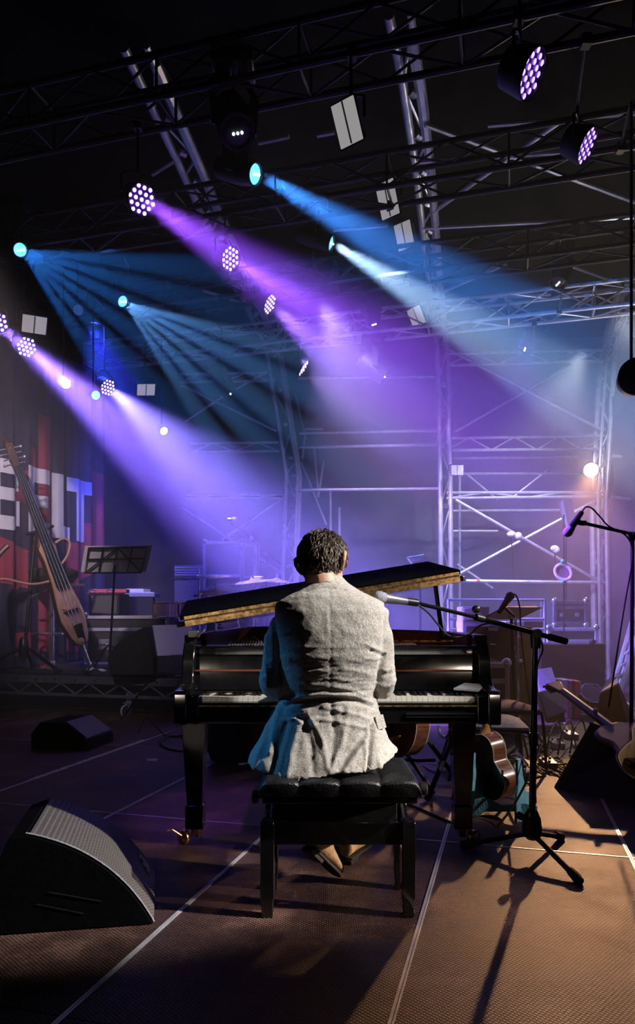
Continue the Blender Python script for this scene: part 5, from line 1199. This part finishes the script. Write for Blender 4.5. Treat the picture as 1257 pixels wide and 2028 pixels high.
# stacking chairs ------------------------------------------
def chair(label, p, rz):
    t = thing('stacking_chair', label, 'chair', (0, 0, 0), 0, 'grey padded chairs behind the piano')
    obj('seat', MB().grid(lambda a, b: V((-.22+.44*a, -.21+.42*b, .44+.04*(1-(2*a-1)**4)*(1-(2*b-1)**4))), 12, 12).b2((-.215, -.205, .405), (.215, .205, .442)), 'grey_fabric', t, smooth=60)
    obj('backrest', MB().grid(lambda a, b: V((-.21+.42*a, .23+.05*b, .60+.30*b))+V((0, -.03*(1-(2*a-1)**4)*(1-(2*b-1)**4), 0)), 10, 8).b2((-.21, .235, .60), (.21, .26, .90)), 'grey_fabric', t, smooth=60)
    for s in (-1, 1):
        obj('leg', MB().tube(spline([(s*.235, -.24, 0), (s*.225, -.215, .38), (s*.22, -.16, .425), (s*.22, .12, .425)], 5), .0115, 8), 'black_paint', t)
        obj('leg', MB().tube(spline([(s*.235, .24, 0), (s*.222, .18, .40), (s*.218, .24, .62), (s*.215, .30, .92)], 5), .0115, 8), 'black_paint', t)
    for y in (-.20, .20): obj('stretcher', MB().tube([(-.225, y, .22), (.225, y, .22)], .008, 6), 'chrome', t)
    t.matrix_basis = Matrix.Translation(p) @ Matrix.Rotation(rz, 4, 'Z'); return t
chair('grey padded stacking chair behind the reddish guitar, half hidden by the piano', V((1.09, 4.42, 0)), radians(82))
chair('grey padded chair beyond the first one, its rounded seat beside the piano arm', V((1.36, 5.15, 0)), radians(96))
# flight case and racks behind the piano's treble end
road_case('flight_case', 'black case with pale metal edge and ball corner beside the piano\'s treble arm', (905, 1313), (1003, 1440), Y=(6.0, 6.6))
road_case('flight_case', 'low dark rack case at the foot of the rear scaffold', (885, 1262), (1042, 1340), Y=(9.3, 10.0))
road_case('flight_case', 'wide black case under the pale bar at the rear, right of the music sheets', (1086, 1243), (1180, 1340), Y=(8.9, 9.6), edge='alu')
road_case('flight_case', 'upper small equipment case standing on the wide black case', (1098, 1190), (1160, 1238), Y=(9.0, 9.5), edge='riser_metal')
t = thing('equipment_rack', 'open metal equipment rack behind the white sheet music', 'rack', P(1000, 1330, 8.4))
for x in (888, 1078): pipe('post', P(x, 1250, 8.4)*V((1, 1, 0)), P(x, 1186, 8.4), .018, 'alu', t)
for y in (1188, 1226, 1246): pipe('rail', P(888, y, 8.4), P(1078, y, 8.4), .016, 'alu', t)
for k, x in enumerate((925, 960, 1015, 1050)): obj('module', MB().b2(P(x-14, 1244, 8.45), P(x+14, 1230, 8.7)), ('grille_grey', 'black_plastic')[k % 2], t, .006)
t = thing('equipment_box', 'grey square equipment box in front of the tall column, above the piano rim', 'box', P(935, 1230, 7.6))
obj('body', MB().b2(P(915, 1330, 7.6)*V((1, 1, 0)), P(956, 1202, 7.9)), 'grille_grey', t, .01); obj('front_plate', MB().b2(P(918, 1228, 7.59), P(953, 1205, 7.6)), 'grille_pale', t, .004)
t = thing('amplifier', 'black guitar amplifier with a small white badge behind the piano\'s treble end', 'amplifier', P(985, 1330, 6.7))
obj('cabinet', MB().b2(P(940, 1436, 6.7)*V((1, 1, 0)), P(1030, 1240, 7.1)), 'black_fabric', t, .012)
obj('grille_cloth', MB().b2(P(946, 1400, 6.69), P(1024, 1278, 6.7)), 'grey_fabric' if False else 'black_fabric', t); obj('badge', MB().b2(P(967, 1249, 6.685), P(985, 1243, 6.70)), 'white_label', t)
obj('panel_strip', MB().b2(P(971, 1277, 6.685), P(981, 1275, 6.70)), 'white_label', t)
t = thing('bass_cabinet', 'large flat black loudspeaker cabinet before the outer scaffold column', 'loudspeaker', P(1120, 1340, 8.0))
obj('cabinet', MB().b2(P(1066, 1408, 8.0)*V((1, 1, 0)), P(1172, 1272, 8.4)), 'black_fabric', t, .015)
obj('grille_cloth', MB().b2(P(1071, 1400, 7.985), P(1167, 1278, 8.0)), 'black_fabric', t)
for x in (1066, 1172):
    for y in (1272,): obj('corner_guard', MB().sphere(P(x, y, 8.0), .04, 8, 6), 'rubber', t)
# music sheets, vocal microphone at the back of the piano
ms2 = thing('music_stand', 'music stand bearing bright white sheets past the piano\'s treble end', 'stand', P(1012, 1420, 5.6))
cst = P(1012, 1213, 5.5); b2_ = V((cst.x+.08, 5.62, 0))
q2 = music_stand(ms2, b2_, cst, .34, .22, radians(70), radians(28), 0); tripod(ms2, b2_, .3, .34, 'black_paint', .010, .5)
tag(obj('sheet_music', MB().hexa([q2(a, b, d) for d in (-.010, -.014) for a, b in ((-.19, -.12), (.19, -.12), (.19, .15), (-.19, .15))]), 'paper', None, smooth=0), 'bright white sheet music lying on the stand beyond the piano\'s treble end', 'sheet music')
vm = thing('microphone_stand', 'vocal microphone on a straight stand in front of the bright white sheets', 'microphone', P(1030, 1420, 5.2))
vb = P(1033, 1500, 5.2); vb.z = 0; vt = P(1020, 1222, 5.2)
mic(vm, P(1010, 1180, 5.2), P(987, 1214, 5.15), .032, ball='black_plastic')
pipe('pole', vb+V((0, 0, .03)), vt, .011, 'chrome', vm); obj('base', MB().lathe([(.13, 0), (.13, .012), (.05, .03), (.015, .045)], Matrix.Translation(vb), 20), 'black_paint', vm)
pipe('boom', vt, P(995, 1200, 5.2), .010, 'black_paint', vm)
obj('cable', MB().tube(spline([P(1012, 1176, 5.2), P(1022, 1180, 5.2), P(1029, 1205, 5.15), P(1031, 1250, 5.18), P(1040, 1330, 5.18), P(1052, 1420, 5.15)], 6), .006, 6), 'rubber', vm)
t = thing('clip_stand', 'slender stand with chrome clips and a stray cable behind the piano arm', 'stand', P(1026, 1400, 5.9))
b_ = P(1026, 1400, 5.9)*V((1, 1, 0)); pipe('pole', b_, P(1024, 1250, 5.9), .012, 'steel', t); tripod(t, b_, .25, .3, 'black_paint', .01, .9)
for y in (1262, 1284, 1300, 1310): obj('clip', MB().sphere(P(1024+(y % 3-1)*6, y, 5.87), .02, 8, 6), 'chrome', t)
# small speakers on poles, ring on stand, rear bits
def pole_speaker(label, quad, Y, base, m='grille_pale', d=.25):
    t = thing('pole_speaker', label, 'loudspeaker', P(base[0], base[1], Y)); p = [P(x, y, Y) for x, y in quad]
    obj('cabinet', MB().hexa([p[0], p[1], p[2], p[3]]+[q*1.0+V((.03, d, 0)) for q in p]), m, t, .01, smooth=0)
    c = sum(p, V((0, 0, 0)))/4; b = P(base[0], base[1], Y+d/2)*V((1, 1, 0)); pipe('pole', b, V((b.x, b.y, min(q.z for q in p)+.12)), .016, 'black_paint', t); tripod(t, b, .5, .45, 'black_paint', .012, .4); return t
sp = pole_speaker('wedge-shaped grey loudspeaker on a pole over the piano lid, with a white tag', ((805, 1103), (840, 1097), (840, 1128), (828, 1133)), 9.0, (832, 1330), 'grille_grey')
obj('white_tag', MB().hexa([P(x, y, Y) for Y in (8.985, 8.995) for x, y in ((815, 1107), (831, 1106), (831, 1112), (815, 1113))]), 'white_label', sp)
pole_speaker('tall pale loudspeaker on a pole near the outer scaffold column', ((1113, 991), (1134, 986), (1141, 1048), (1126, 1050)), 9.4, (1120, 1330), 'grey_fabric')
t = thing('ring_stand', 'white ring with green clips on a thin stand before the rear scaffold', 'stand', P(1115, 1330, 8.6))
rc_ = P(1115, 1133, 8.6); M = frame(rc_, (-.35, -1, .0))
obj('ring', MB().tube([M @ V((.085*cos(2*pi*q/28), .105*sin(2*pi*q/28), 0)) for q in range(28)], .022, 8, closed=True), 'screen_white', t)
obj('skin', MB().lathe([(.001, 0), (.085, .0)], M, 24, cap=False), 'grey_fabric', t)
for y in (1112, 1153): obj('clip', MB().sphere(P(1114, y, 8.58), .028, 8, 6), 'green_clip', t)
b_ = P(1116, 1330, 8.65)*V((1, 1, 0)); pipe('pole', b_, P(1116, 1020, 8.65), .010, 'black_paint', t); tripod(t, b_, .3, .35, 'black_paint', .01, .2)
for k, (x, y, lab) in enumerate(((1012, 1058, 'pair of small pale headlamps hung in the dark blue rear bay'), (1098, 1086, 'small pale lamp above the white ring'))):
    t = thing('small_lamp', lab, 'lamp', P(x, y, 11.2)); obj('head', MB().sphere(P(x, y, 11.2), (.07, .05, .05), 10, 8).sphere(P(x+(14 if k == 0 else 3), y+3, 11.2), (.06, .05, .06), 10, 8), 'screen_white', t); obj('arm', MB().tube([P(x, y, 11.2), P(x+2, y+40, 11.5), P(x+6, 1152, 11.5)], .01, 6), 'black_paint', t)
# stacked wedge monitors with grey grilles
def face_wedge(label, quad, Y, d=.5, m='grille_grey'):
    """quad: photograph corners of the grille (tl, tr, br, bl); top leans away"""
    tl, tr, br, bl = quad; pts = [P(*tl, Y+.22), P(*tr, Y+.32), P(*br, Y+.05), P(*bl, Y)]
    t = thing('floor_monitor', label, 'monitor', (pts[2]+pts[3])/2); n = (pts[1]-pts[0]).cross(pts[3]-pts[0]).normalized()
    if n.y > 0: n = -n
    obj('grille', MB().hexa(pts+[p+n*.018 for p in pts]), m, t, .004, smooth=0)
    zb = min(p.z for p in pts)-.04; zb = max(zb, .0)
    bk = [V((p.x, p.y, p.z)) for p in pts]
    back = V((.1, d, 0))
    obj('cabinet', MB().hexa([V((pts[3].x, pts[3].y+.01, zb)), V((pts[2].x, pts[2].y+.01, zb)), V((pts[2].x, pts[2].y, zb))+back, V((pts[3].x, pts[3].y, zb))+back, pts[0]+V((0, .012, 0)), pts[1]+V((0, .012, 0)), pts[1]+V((.02, .2, -.02)), pts[0]+V((.02, .2, -.02))]), 'black_paint', t, .006, smooth=0)
    return t
face_wedge('grey-grilled wedge monitor standing lower and nearer of the pair past the microphone stand', ((1066, 1373), (1110, 1362), (1121, 1411), (1083, 1424)), 6.6)
face_wedge('grey-grilled wedge monitor standing higher and farther of the pair past the microphone stand', ((1062, 1327), (1090, 1323), (1103, 1362), (1066, 1374)), 7.3)
# dark wedge monitors stacked at the right edge
t = thing('floor_monitor', 'big black wedge monitor in deep shade at the right edge, with a guitar across it', 'monitor', F(1180, 1580))
fw = [F(1095, 1560), F(1262, 1600), F(1330, 1530), F(1185, 1500)]
tw = [P(1168, 1432, 4.55), P(1275, 1470, 4.3), P(1310, 1462, 4.9), P(1190, 1425, 5.0)]
obj('cabinet', MB().hexa(fw+tw), 'black_fabric', t, .01, smooth=0)
obj('edge_strip', MB().tube([tw[0], tw[1]], .008, 6), 'black_paint', t)
t = thing('floor_monitor', 'black wedge monitor with a violet-lit top edge behind the dark guitar neck', 'monitor', F(1210, 1460))
a = [F(1178, 1462), F(1252, 1468), F(1262, 1440), F(1195, 1436)]; b = [P(1187, 1375, 5.9), P(1222, 1357, 6.0), P(1222, 1346, 6.3), P(1206, 1345, 6.2)]
obj('cabinet', MB().hexa(a+b), 'black_fabric', t, .006, smooth=0)
obj('top_panel', MB().hexa([p+V((0, -.01, .004)) for p in b]+[p+V((0, -.01, .02)) for p in b]), 'screen_white', t, .002, smooth=0)  # pale plate: light on the black wedge's top put into the colour
gu = P(1182, 1420, 4.5); gh = P(1100, 1358, 4.95)
t = thing('bass_guitar', 'dark guitar lying across the big black wedge, neck pointing up at the stacked monitors', 'guitar', gu)
ax_ = (gh-gu).normalized(); fn_ = V((0, -.7, .7)); fn_ = (fn_-ax_*fn_.dot(ax_)).normalized(); sn_ = ax_.cross(fn_)
obj('neck', MB().loft([[gu+ax_*L+sn_*(w*cos(2*pi*q/10))+fn_*(w*.7*sin(2*pi*q/10)) for q in range(10)] for L, w in ((-.15, .034), (.0, .034), (.40, .028))]), 'guitar_back', t)
obj('headstock', MB().hexa([gu+ax_*L+sn_*w+fn_*h for h in (-.012, .012) for L, w in ((.39, -.03), (.39, .03), (.53, .055), (.53, -.055))]), 'guitar_back', t, .006)
for k in range(4): obj('tuning_peg', MB().tube([gu+ax_*(.42+.03*k)-sn_*.04, gu+ax_*(.42+.03*k)-sn_*.085], .009, 6), 'black_paint', t)
obj('body', MB().loft([[gu-ax_*(.12+L)+sn_*w+fn_*.02, gu-ax_*(.12+L)-sn_*w+fn_*.02, gu-ax_*(.12+L)-sn_*w-fn_*.03, gu-ax_*(.12+L)+sn_*w-fn_*.03] for L, w in ((0, .05), (.05, .14), (.12, .15), (.19, .115), (.26, .13), (.34, .165), (.42, .15), (.46, .08))]), 'guitar_back', t, .015)
obj('strap_button', MB().sphere(gu+ax_*.02+fn_*.035, .018, 8, 6), 'chrome', t)
guitar('small wooden guitar leaning in shade against the big black wedge', V((1.86, 4.02, .16)), (.26, .08, .96), (-.25, -.95, .1), .74, m_top='guitar_top')
# pale drum, bright boxes on the floor far right
drum('snare_drum', 'small drum with a white head standing behind the dark guitar neck', P(1168, 1384, 6.3), .10, .16, radians(48), 'black_paint', 6)
for k, (x0, x1, m_, lab) in enumerate(((1098, 1113, 'paper', 'white paper bag on the floor before the flat black cabinet'), (1115, 1126, 'pink_cloth', 'pink box between two bright boxes on the floor'), (1124, 1138, 'red_print', 'red box at the end of the row of bright boxes'))):
    a, b = P(x0, 1362, 7.6), P(x1, 1342, 7.7); a.z = 0
    tag(obj('box', MB().b2(V((a.x, 7.5, 0)), V((b.x, 7.7, b.z-.01*k))), m_, None, .01), lab, 'box')
# leaning aluminium truss section at the right edge
t = thing('leaning_truss', 'bright aluminium truss section leaning at the right edge before the tarpaulin', 'truss', F(1222, 1352))
tl0 = [P(1212, 1350, 9.6), P(1228, 1352, 9.4), P(1221, 1354, 9.9)]; tl1 = [P(1258, 1208, 10.3), P(1276, 1212, 10.1), P(1268, 1200, 10.6)]
for p in tl0: p.z = .03
for a, b in zip(tl0, tl1): pipe('chord', a, b, .04, 'alu', t)
for i in range(7):
    for f in range(3):
        a, b = tl0[f].lerp(tl1[f], i/7), tl0[(f+1) % 3].lerp(tl1[(f+1) % 3], (i+1)/7); pipe('brace', a, b, .016, 'alu', t, 6)
# right-edge boom microphone
t = thing('boom_microphone', 'microphone with pale head hanging from a boom at the right edge', 'microphone', P(1249, 1577, 4.3))
mic(t, P(1124, 1054, 4.3), P(1152, 1014, 4.32), .030, ball='grille_grey')
obj('mic_clip', MB().tube([P(1143, 1034, 4.31), P(1152, 1036, 4.31), P(1160, 1036, 4.31)], .016, 8), 'black_plastic', t)
jb = P(1252, 1062, 4.3)
obj('boom', MB().tube([P(1155, 1036, 4.31), P(1290, 1066, 4.28)], .0105, 8), 'black_paint', t); obj('clutch', MB().sphere(jb, .03, 10, 8), 'black_plastic', t)
bb = P(1249, 1577, 4.3); bb.z = 0
pipe('pole', bb+V((0, 0, .06)), jb, .0125, 'black_paint', t); tripod(t, bb, .16, .34, 'black_paint', .011, .7)
obj('cable', MB().tube(spline([P(1152, 1014, 4.32), P(1160, 1004, 4.32), P(1172, 1007, 4.31), P(1190, 1026, 4.3), P(1205, 1042, 4.29), P(1240, 1062, 4.28), P(1252, 1100, 4.27), P(1236, 1200, 4.27), P(1222, 1290, 4.27), P(1205, 1400, 4.4)], 6), .005, 6), 'rubber', t)
# round black lamp head at the right edge
t = thing('round_lamp_can', 'round black fixture cut by the right frame edge beside the scaffold', 'stage light', P(1262, 745, 5.0))
M = frame(P(1262, 745, 5.0), (-.2, -1, -.1))
obj('housing', MB().lathe([(.05, -.22), (.11, -.16), (.13, -.02), (.132, .0), (.122, .004), (.118, -.02), (.001, -.05)], M, 28, cap=False), 'rubber', t)
obj('rim', MB().tube([M @ V((.131*cos(2*pi*q/28), .131*sin(2*pi*q/28), 0)) for q in range(28)], .004, 6, closed=True), 'black_plastic', t)
hang(t, P(1262, 745, 5.0)+V((0, .1, .12)), 4.9)
# rounded black bag and chrome plug under the piano
t = thing('equipment_bag', 'rounded black equipment bag on the floor beneath the piano', 'bag', (-.58, 5.3, 0))
obj('body', MB().loft([[V((-.58+sx_*w, 5.35+sy_*.2*k_, z)) for sx_, sy_ in [(math.copysign(abs(cos(2*pi*q/24))**.5, cos(2*pi*q/24)), math.copysign(abs(sin(2*pi*q/24))**.5, sin(2*pi*q/24))) for q in range(24)]] for z, w, k_ in ((0, .17, .8), (.03, .23, 1), (.1, .255, 1.05), (.36, .25, 1.0), (.44, .22, .9), (.46, .12, .5))]), 'black_fabric', t)
obj('carry_strap', MB().tube(arc((-.58, 5.2, .44), (1, 0, 0), (0, 0, 1), .09, 0, pi), .012, 6), 'black_fabric', t)
t = thing('cable_plug', 'chrome plug lying on the floor under the piano beside the jacket hem', 'plug', F(481, 1519)); a = F(470, 1521)+V((0, 0, .02)); b = F(492, 1517)+V((0, 0, .02))
obj('shell', MB().tube([a, a.lerp(b, .5), a.lerp(b, .55), b], [.02, .02, .014, .012], 10), 'chrome', t)
# tangle of cables on the floor
rnd = random.Random(11)
for k in range(16):
    x0, y0 = rnd.uniform(985, 1120), rnd.uniform(1490, 1540); pts = [FL(x0, y0)]
    for s in range(5):
        x0 += rnd.uniform(-28, 42); y0 = max(1478, min(1555, y0+rnd.uniform(-22, 22))); pts.append(FL(min(1150, x0), y0, .008+.012*(s % 2)))
    cable('loose black cable in the tangle on the floor past the microphone stand', pts, .007)['group'] = 'tangled floor cables'
for k in range(3):
    x0 = 1100+24*k; cable('short looped black cable %s the white effects pedal by the big black wedge' % ('before', 'rising over', 'behind')[k], [FL(x0-20, 1500-3*k), FL(x0-10, 1490, .16+.02*(k % 3)), FL(x0+6, 1470, .18), FL(x0+16, 1485-2*k)], .007)['group'] = 'looped pedal cables'
for k, (x, y, m_, lab) in enumerate(((1102, 1480, 'white_label', 'white effects pedal among the looped cables'), (1085, 1520, 'black_plastic', 'black effects pedal at the edge of the cable tangle'), (1035, 1538, 'chrome', 'chrome effects pedal by the guitar stand cable'), (1130, 1462, 'steel', 'grey effects pedal farthest back by the black wedge'))):
    t = thing('effects_pedal', lab, 'pedal', F(x, y)); c = F(x, y)
    obj('case', MB().hexa([c+V((sx_*.05, sy_*.07, z if sy_ < 0 or z == 0 else z*1.35)) for z in (0, .045) for sx_, sy_ in ((-1, -1), (1, -1), (1, 1), (-1, 1))]), m_, t, .005)
    for s in (-1, 1): obj('dial', MB().lathe([(.011, 0), (.011, .015), (.001, .016)], Matrix.Translation(c+V((s*.025, .035, .056))), 10), 'black_plastic', t)
    obj('foot_switch', MB().lathe([(.012, 0), (.012, .012), (.001, .014)], Matrix.Translation(c+V((0, -.03, .05))), 10), 'chrome', t)
cable('violet cable curling on the floor under the dark guitar', [FL(838, 1518), FL(858, 1530), FL(885, 1532), FL(920, 1528), FL(950, 1522)], .006, 'purple_cable')
cable('black cable running from the piano\'s treble leg towards the bench', [FL(800, 1592), FL(840, 1608), FL(870, 1622), FL(893, 1632)], .007)
cable('black cable running down past the reddish guitar to the floor', [P(1072, 1470, 3.75), P(1050, 1530, 3.7), P(1020, 1590, 3.7), FL(985, 1640)], .006)
# ---------------------------------------------------------------- microphone stand beside the piano
t = thing('microphone_stand', 'black boom microphone stand with tripod feet beside the piano, microphone by the pianist\'s shoulder', 'microphone', (1.007, 3.243, 0))
hub = V((1.0, 3.25, 0)); feet = [V((1.089, 2.909, .016)), V((1.212, 3.473, .016)), V((.70, 3.346, .016))]
hp = V((1.0, 3.25, .125))
hb = obj('hub', MB().lathe([(.022, -.05), (.044, -.03), (.046, .0), (.040, .05), (.024, .085), (.018, .09)], Matrix.Translation(hp), 14), 'black_plastic', t)
obj('knob', MB().lathe([(.008, 0), (.008, .03), (.018, .032), (.018, .055), (.001, .057)], frame(hp+V((-.03, -.02, .05)), (-.8, -.4, .45)), 10), 'black_plastic', hb)
for f in feet:
    lg = obj('leg', MB().tube([hp+V((0, 0, -.02)), f], .0125, 8), 'black_paint', t)
    d = (f-hp).normalized(); obj('rubber_foot', MB().tube([f-d*.06, f-d*.012, f+d*.012], [.018, .021, .018], 10), 'rubber', lg)
jt = P(1060, 1254, 3.24)
pl_ = obj('pole', MB().tube([hp+V((0, 0, .05)), hp.lerp(jt, .45), jt], [.0155, .0155, .0125], 10), 'lacquer', t)
obj('collar', MB().tube([hp.lerp(jt, .43), hp.lerp(jt, .49)], .021, 10), 'black_plastic', pl_)
obj('joint', MB().tube([jt-V((0, 0, .07)), jt-V((0, 0, .02)), jt+V((0, 0, .015))], [.022, .026, .022], 10).tube([jt+V((0, -.035, 0)), jt+V((0, .035, 0))], .022, 10), 'black_plastic', t)
tail = P(1120, 1270, 3.32); tipb = P(815, 1192, 2.98)
bo = obj('boom', MB().tube([tail, P(940, 1222, 3.1)], .012, 8).tube([P(945, 1223, 3.105), tipb], .0085, 8), 'cabinet_black', t)
obj('counterweight', MB().tube([tail, tail.lerp(jt, .55)], .017, 10), 'rubber', bo)
ck = P(942, 1222, 3.1); obj('clutch', MB().tube([ck, ck.lerp(jt, .12)], .017, 10).sphere(ck+V((0, -.01, .035)), (.02, .014, .018), 10, 8), 'black_plastic', bo)
mic(t, P(750, 1183, 2.90), P(818, 1193, 2.985), .027, m='mic_grey', ball='grille_grey')
obj('mic_clip', MB().tube([P(806, 1191, 2.97), P(826, 1194, 2.985)], .017, 10), 'black_plastic', t)
obj('cable', MB().tube(spline([P(818, 1193, 2.985), P(832, 1201, 2.99), P(850, 1216, 3.02), P(868, 1238, 3.05), P(884, 1256, 3.1), P(905, 1262, 3.2), P(930, 1256, 3.25), P(948, 1240, 3.2), P(968, 1234, 3.14)], 6), .0042, 6), 'rubber', t)
obj('cable_tail', MB().tube(spline([P(1064, 1262, 3.22), P(1072, 1272, 3.2), P(1074, 1290, 3.2), P(1066, 1310, 3.2), P(1058, 1360, 3.2), P(1062, 1440, 3.2), P(1056, 1530, 3.2)], 6), .004, 6), 'rubber', t)

# ---------------------------------------------------------------- front floor monitor with curved grille
A_ = V((-.595, 2.523, 0)); H_ = V((-.986, -.166, 0)); E_ = V((-.218, .976, 0)).normalized()
W_ = .48
t = thing('floor_monitor', 'large black wedge monitor with a curved mesh grille, near the bench', 'monitor', A_+H_*.25+E_*.24)
def curve(u):   # convex front, floor to crest
    b = 4*u*(1-u)*.064; return (.441*u-b*.62, .345*u+b*.78+.004)
prof = [curve(i/16) for i in range(17)]+[(.50, .33), (.60, .05), (.60, .004)]
obj('cabinet', MB().prism(prof, A_, H_, (0, 0, 1), E_, W_), 'cabinet_black', t, .004, smooth=30)
gr = MB().grid(lambda a, b: (lambda c, n: A_+H_*(c[0]-.006)+E_*(W_*(.012+.976*b))+V((0, 0, c[1]+.008)))(curve(.01+.97*a), 0), 40, 12)
obj('grille', gr, 'grille', t, smooth=180)
def edge(e, r, m, name): obj(name, MB().tube([A_+H_*(curve(i/30)[0]-.004)+E_*e+V((0, 0, curve(i/30)[1]+.006)) for i in range(31)], r, 6), m, t)
edge(.004, .0035, 'grille_grey', 'edge_trim'); edge(W_-.004, .003, 'black_plastic', 'edge_trim')
for (u0, u1, z) in ((.18, .36, .10), (.24, .40, .06)):
    obj('handle_slot', MB().tube([A_+H_*(u0)-E_*.004+V((0, 0, z)), A_+H_*(u1)-E_*.004+V((0, 0, z+.045))], .0014, 6), 'black_plastic', t)
def gpt(u, e, h=.012): c = curve(u); return A_+H_*(c[0]-.008)+E_*e+V((0, 0, c[1]+h))
lab = obj('badge', MB().hexa([gpt(.335, .335, .011), gpt(.335, .352, .011), gpt(.20, .352, .011), gpt(.20, .335, .011), gpt(.335, .335, .014), gpt(.335, .352, .014), gpt(.20, .352, .014), gpt(.20, .335, .014)]) if False else MB(), 'white_label', t) if False else None
bd2 = MB()
def badge(u0, u1, e0, e1): bd2.hexa([gpt(u, e, h) for h in (.010, .013) for u, e in ((u0, e0), (u1, e0), (u1, e1), (u0, e1))])
badge(.10, .21, .395, .415); badge(.09, .12, .35, .39); badge(.125, .14, .355, .39); badge(.145, .17, .345, .375); badge(.09, .105, .325, .345); badge(.11, .13, .33, .342); badge(.20, .215, .36, .39)
obj('badge', bd2, 'white_label', t, smooth=0)
# second dark wedge standing at the back left, black drum case in the shade
t = thing('floor_monitor', 'black wedge monitor in the dark in front of the riser', 'monitor', F(140, 1480))
c = F(120, 1482); obj('cabinet', MB().prism([(0, 0), (.52, 0), (.52, .08), (.30, .22), (.08, .22), (0, .12)], c+V((-.25, 0, 0)), (.97, -.2, 0), (0, 0, 1), (.2, .97, 0), .45), 'cabinet_black', t, .01)
obj('grille', MB().hexa([c+V((-.25, 0, 0))+V((.97, -.2, 0))*a+V((0, 0, z))+V((.2, .97, 0))*w for w, o2 in ((.02, 0),) for a, z in ((.50, .095), (.32, .215))]+[c+V((-.25, 0, 0))+V((.97, -.2, 0))*a+V((0, 0, z))+V((.2, .97, 0))*.43 for a, z in ((.32, .215), (.50, .095))]+[c+V((-.25, 0, 0))+V((.97, -.2, 0))*a+V((0, 0, z+.015))+V((.2, .97, 0))*w for a, z, w in ((.50, .095, .02), (.32, .215, .02), (.32, .215, .43), (.50, .095, .43))]), 'grille', t, smooth=0)
# white tape line, cables on the left of the piano
a, b = F(60, 1545), F(288, 1465); d = (b-a).normalized(); s = V((d.y, -d.x, 0))*.022
tp = MB()
for i in range(9):
    p, q = a.lerp(b, i/9+.004), a.lerp(b, (i+.93)/9); j = V((0, random.uniform(-.004, .004), 0))
    tp.hexa([p-s+j+V((0, 0, .001)), p+s+V((0, 0, .001)), q+s+V((0, 0, .001)), q-s+j+V((0, 0, .001)), p-s+j+V((0, 0, .0025)), p+s+V((0, 0, .0025)), q+s+V((0, 0, .0025)), q-s+j+V((0, 0, .0025))])
tag(obj('tape_strip', tp, 'tape', None, smooth=0), 'worn white tape strip on the floor left of the piano', 'tape')
cable('black cable looping over the riser edge beside the piano', [P(345, 1338, 6.6), P(318, 1338, 6.7), P(292, 1352, 6.75), P(268, 1385, 6.8), FL(240, 1425), FL(205, 1452)], .009)
cable('black cable coiled on the floor left of the piano leg', [FL(362, 1462), FL(335, 1460), FL(318, 1472), FL(330, 1484), FL(362, 1490)], .008)
cable('thin cable arching over the floor behind the worn tape', [FL(275, 1450), FL(290, 1442, .10), FL(312, 1452, .05), FL(330, 1460), FL(362, 1458)], .007)
cable('black cable lying beneath the piano behind the bench', [FL(408, 1490), FL(440, 1486), FL(478, 1494), FL(512, 1488)], .009)
tag(obj('gaffer_marker', MB().hexa([F(291, 1507), F(312, 1507), F(311, 1503), F(290, 1503)]+[p+V((0, 0, .002)) for p in (F(291, 1507), F(312, 1507), F(311, 1503), F(290, 1503))]), 'tape', None, smooth=0), 'short pale tape marker on the floor left of the piano leg', 'tape')
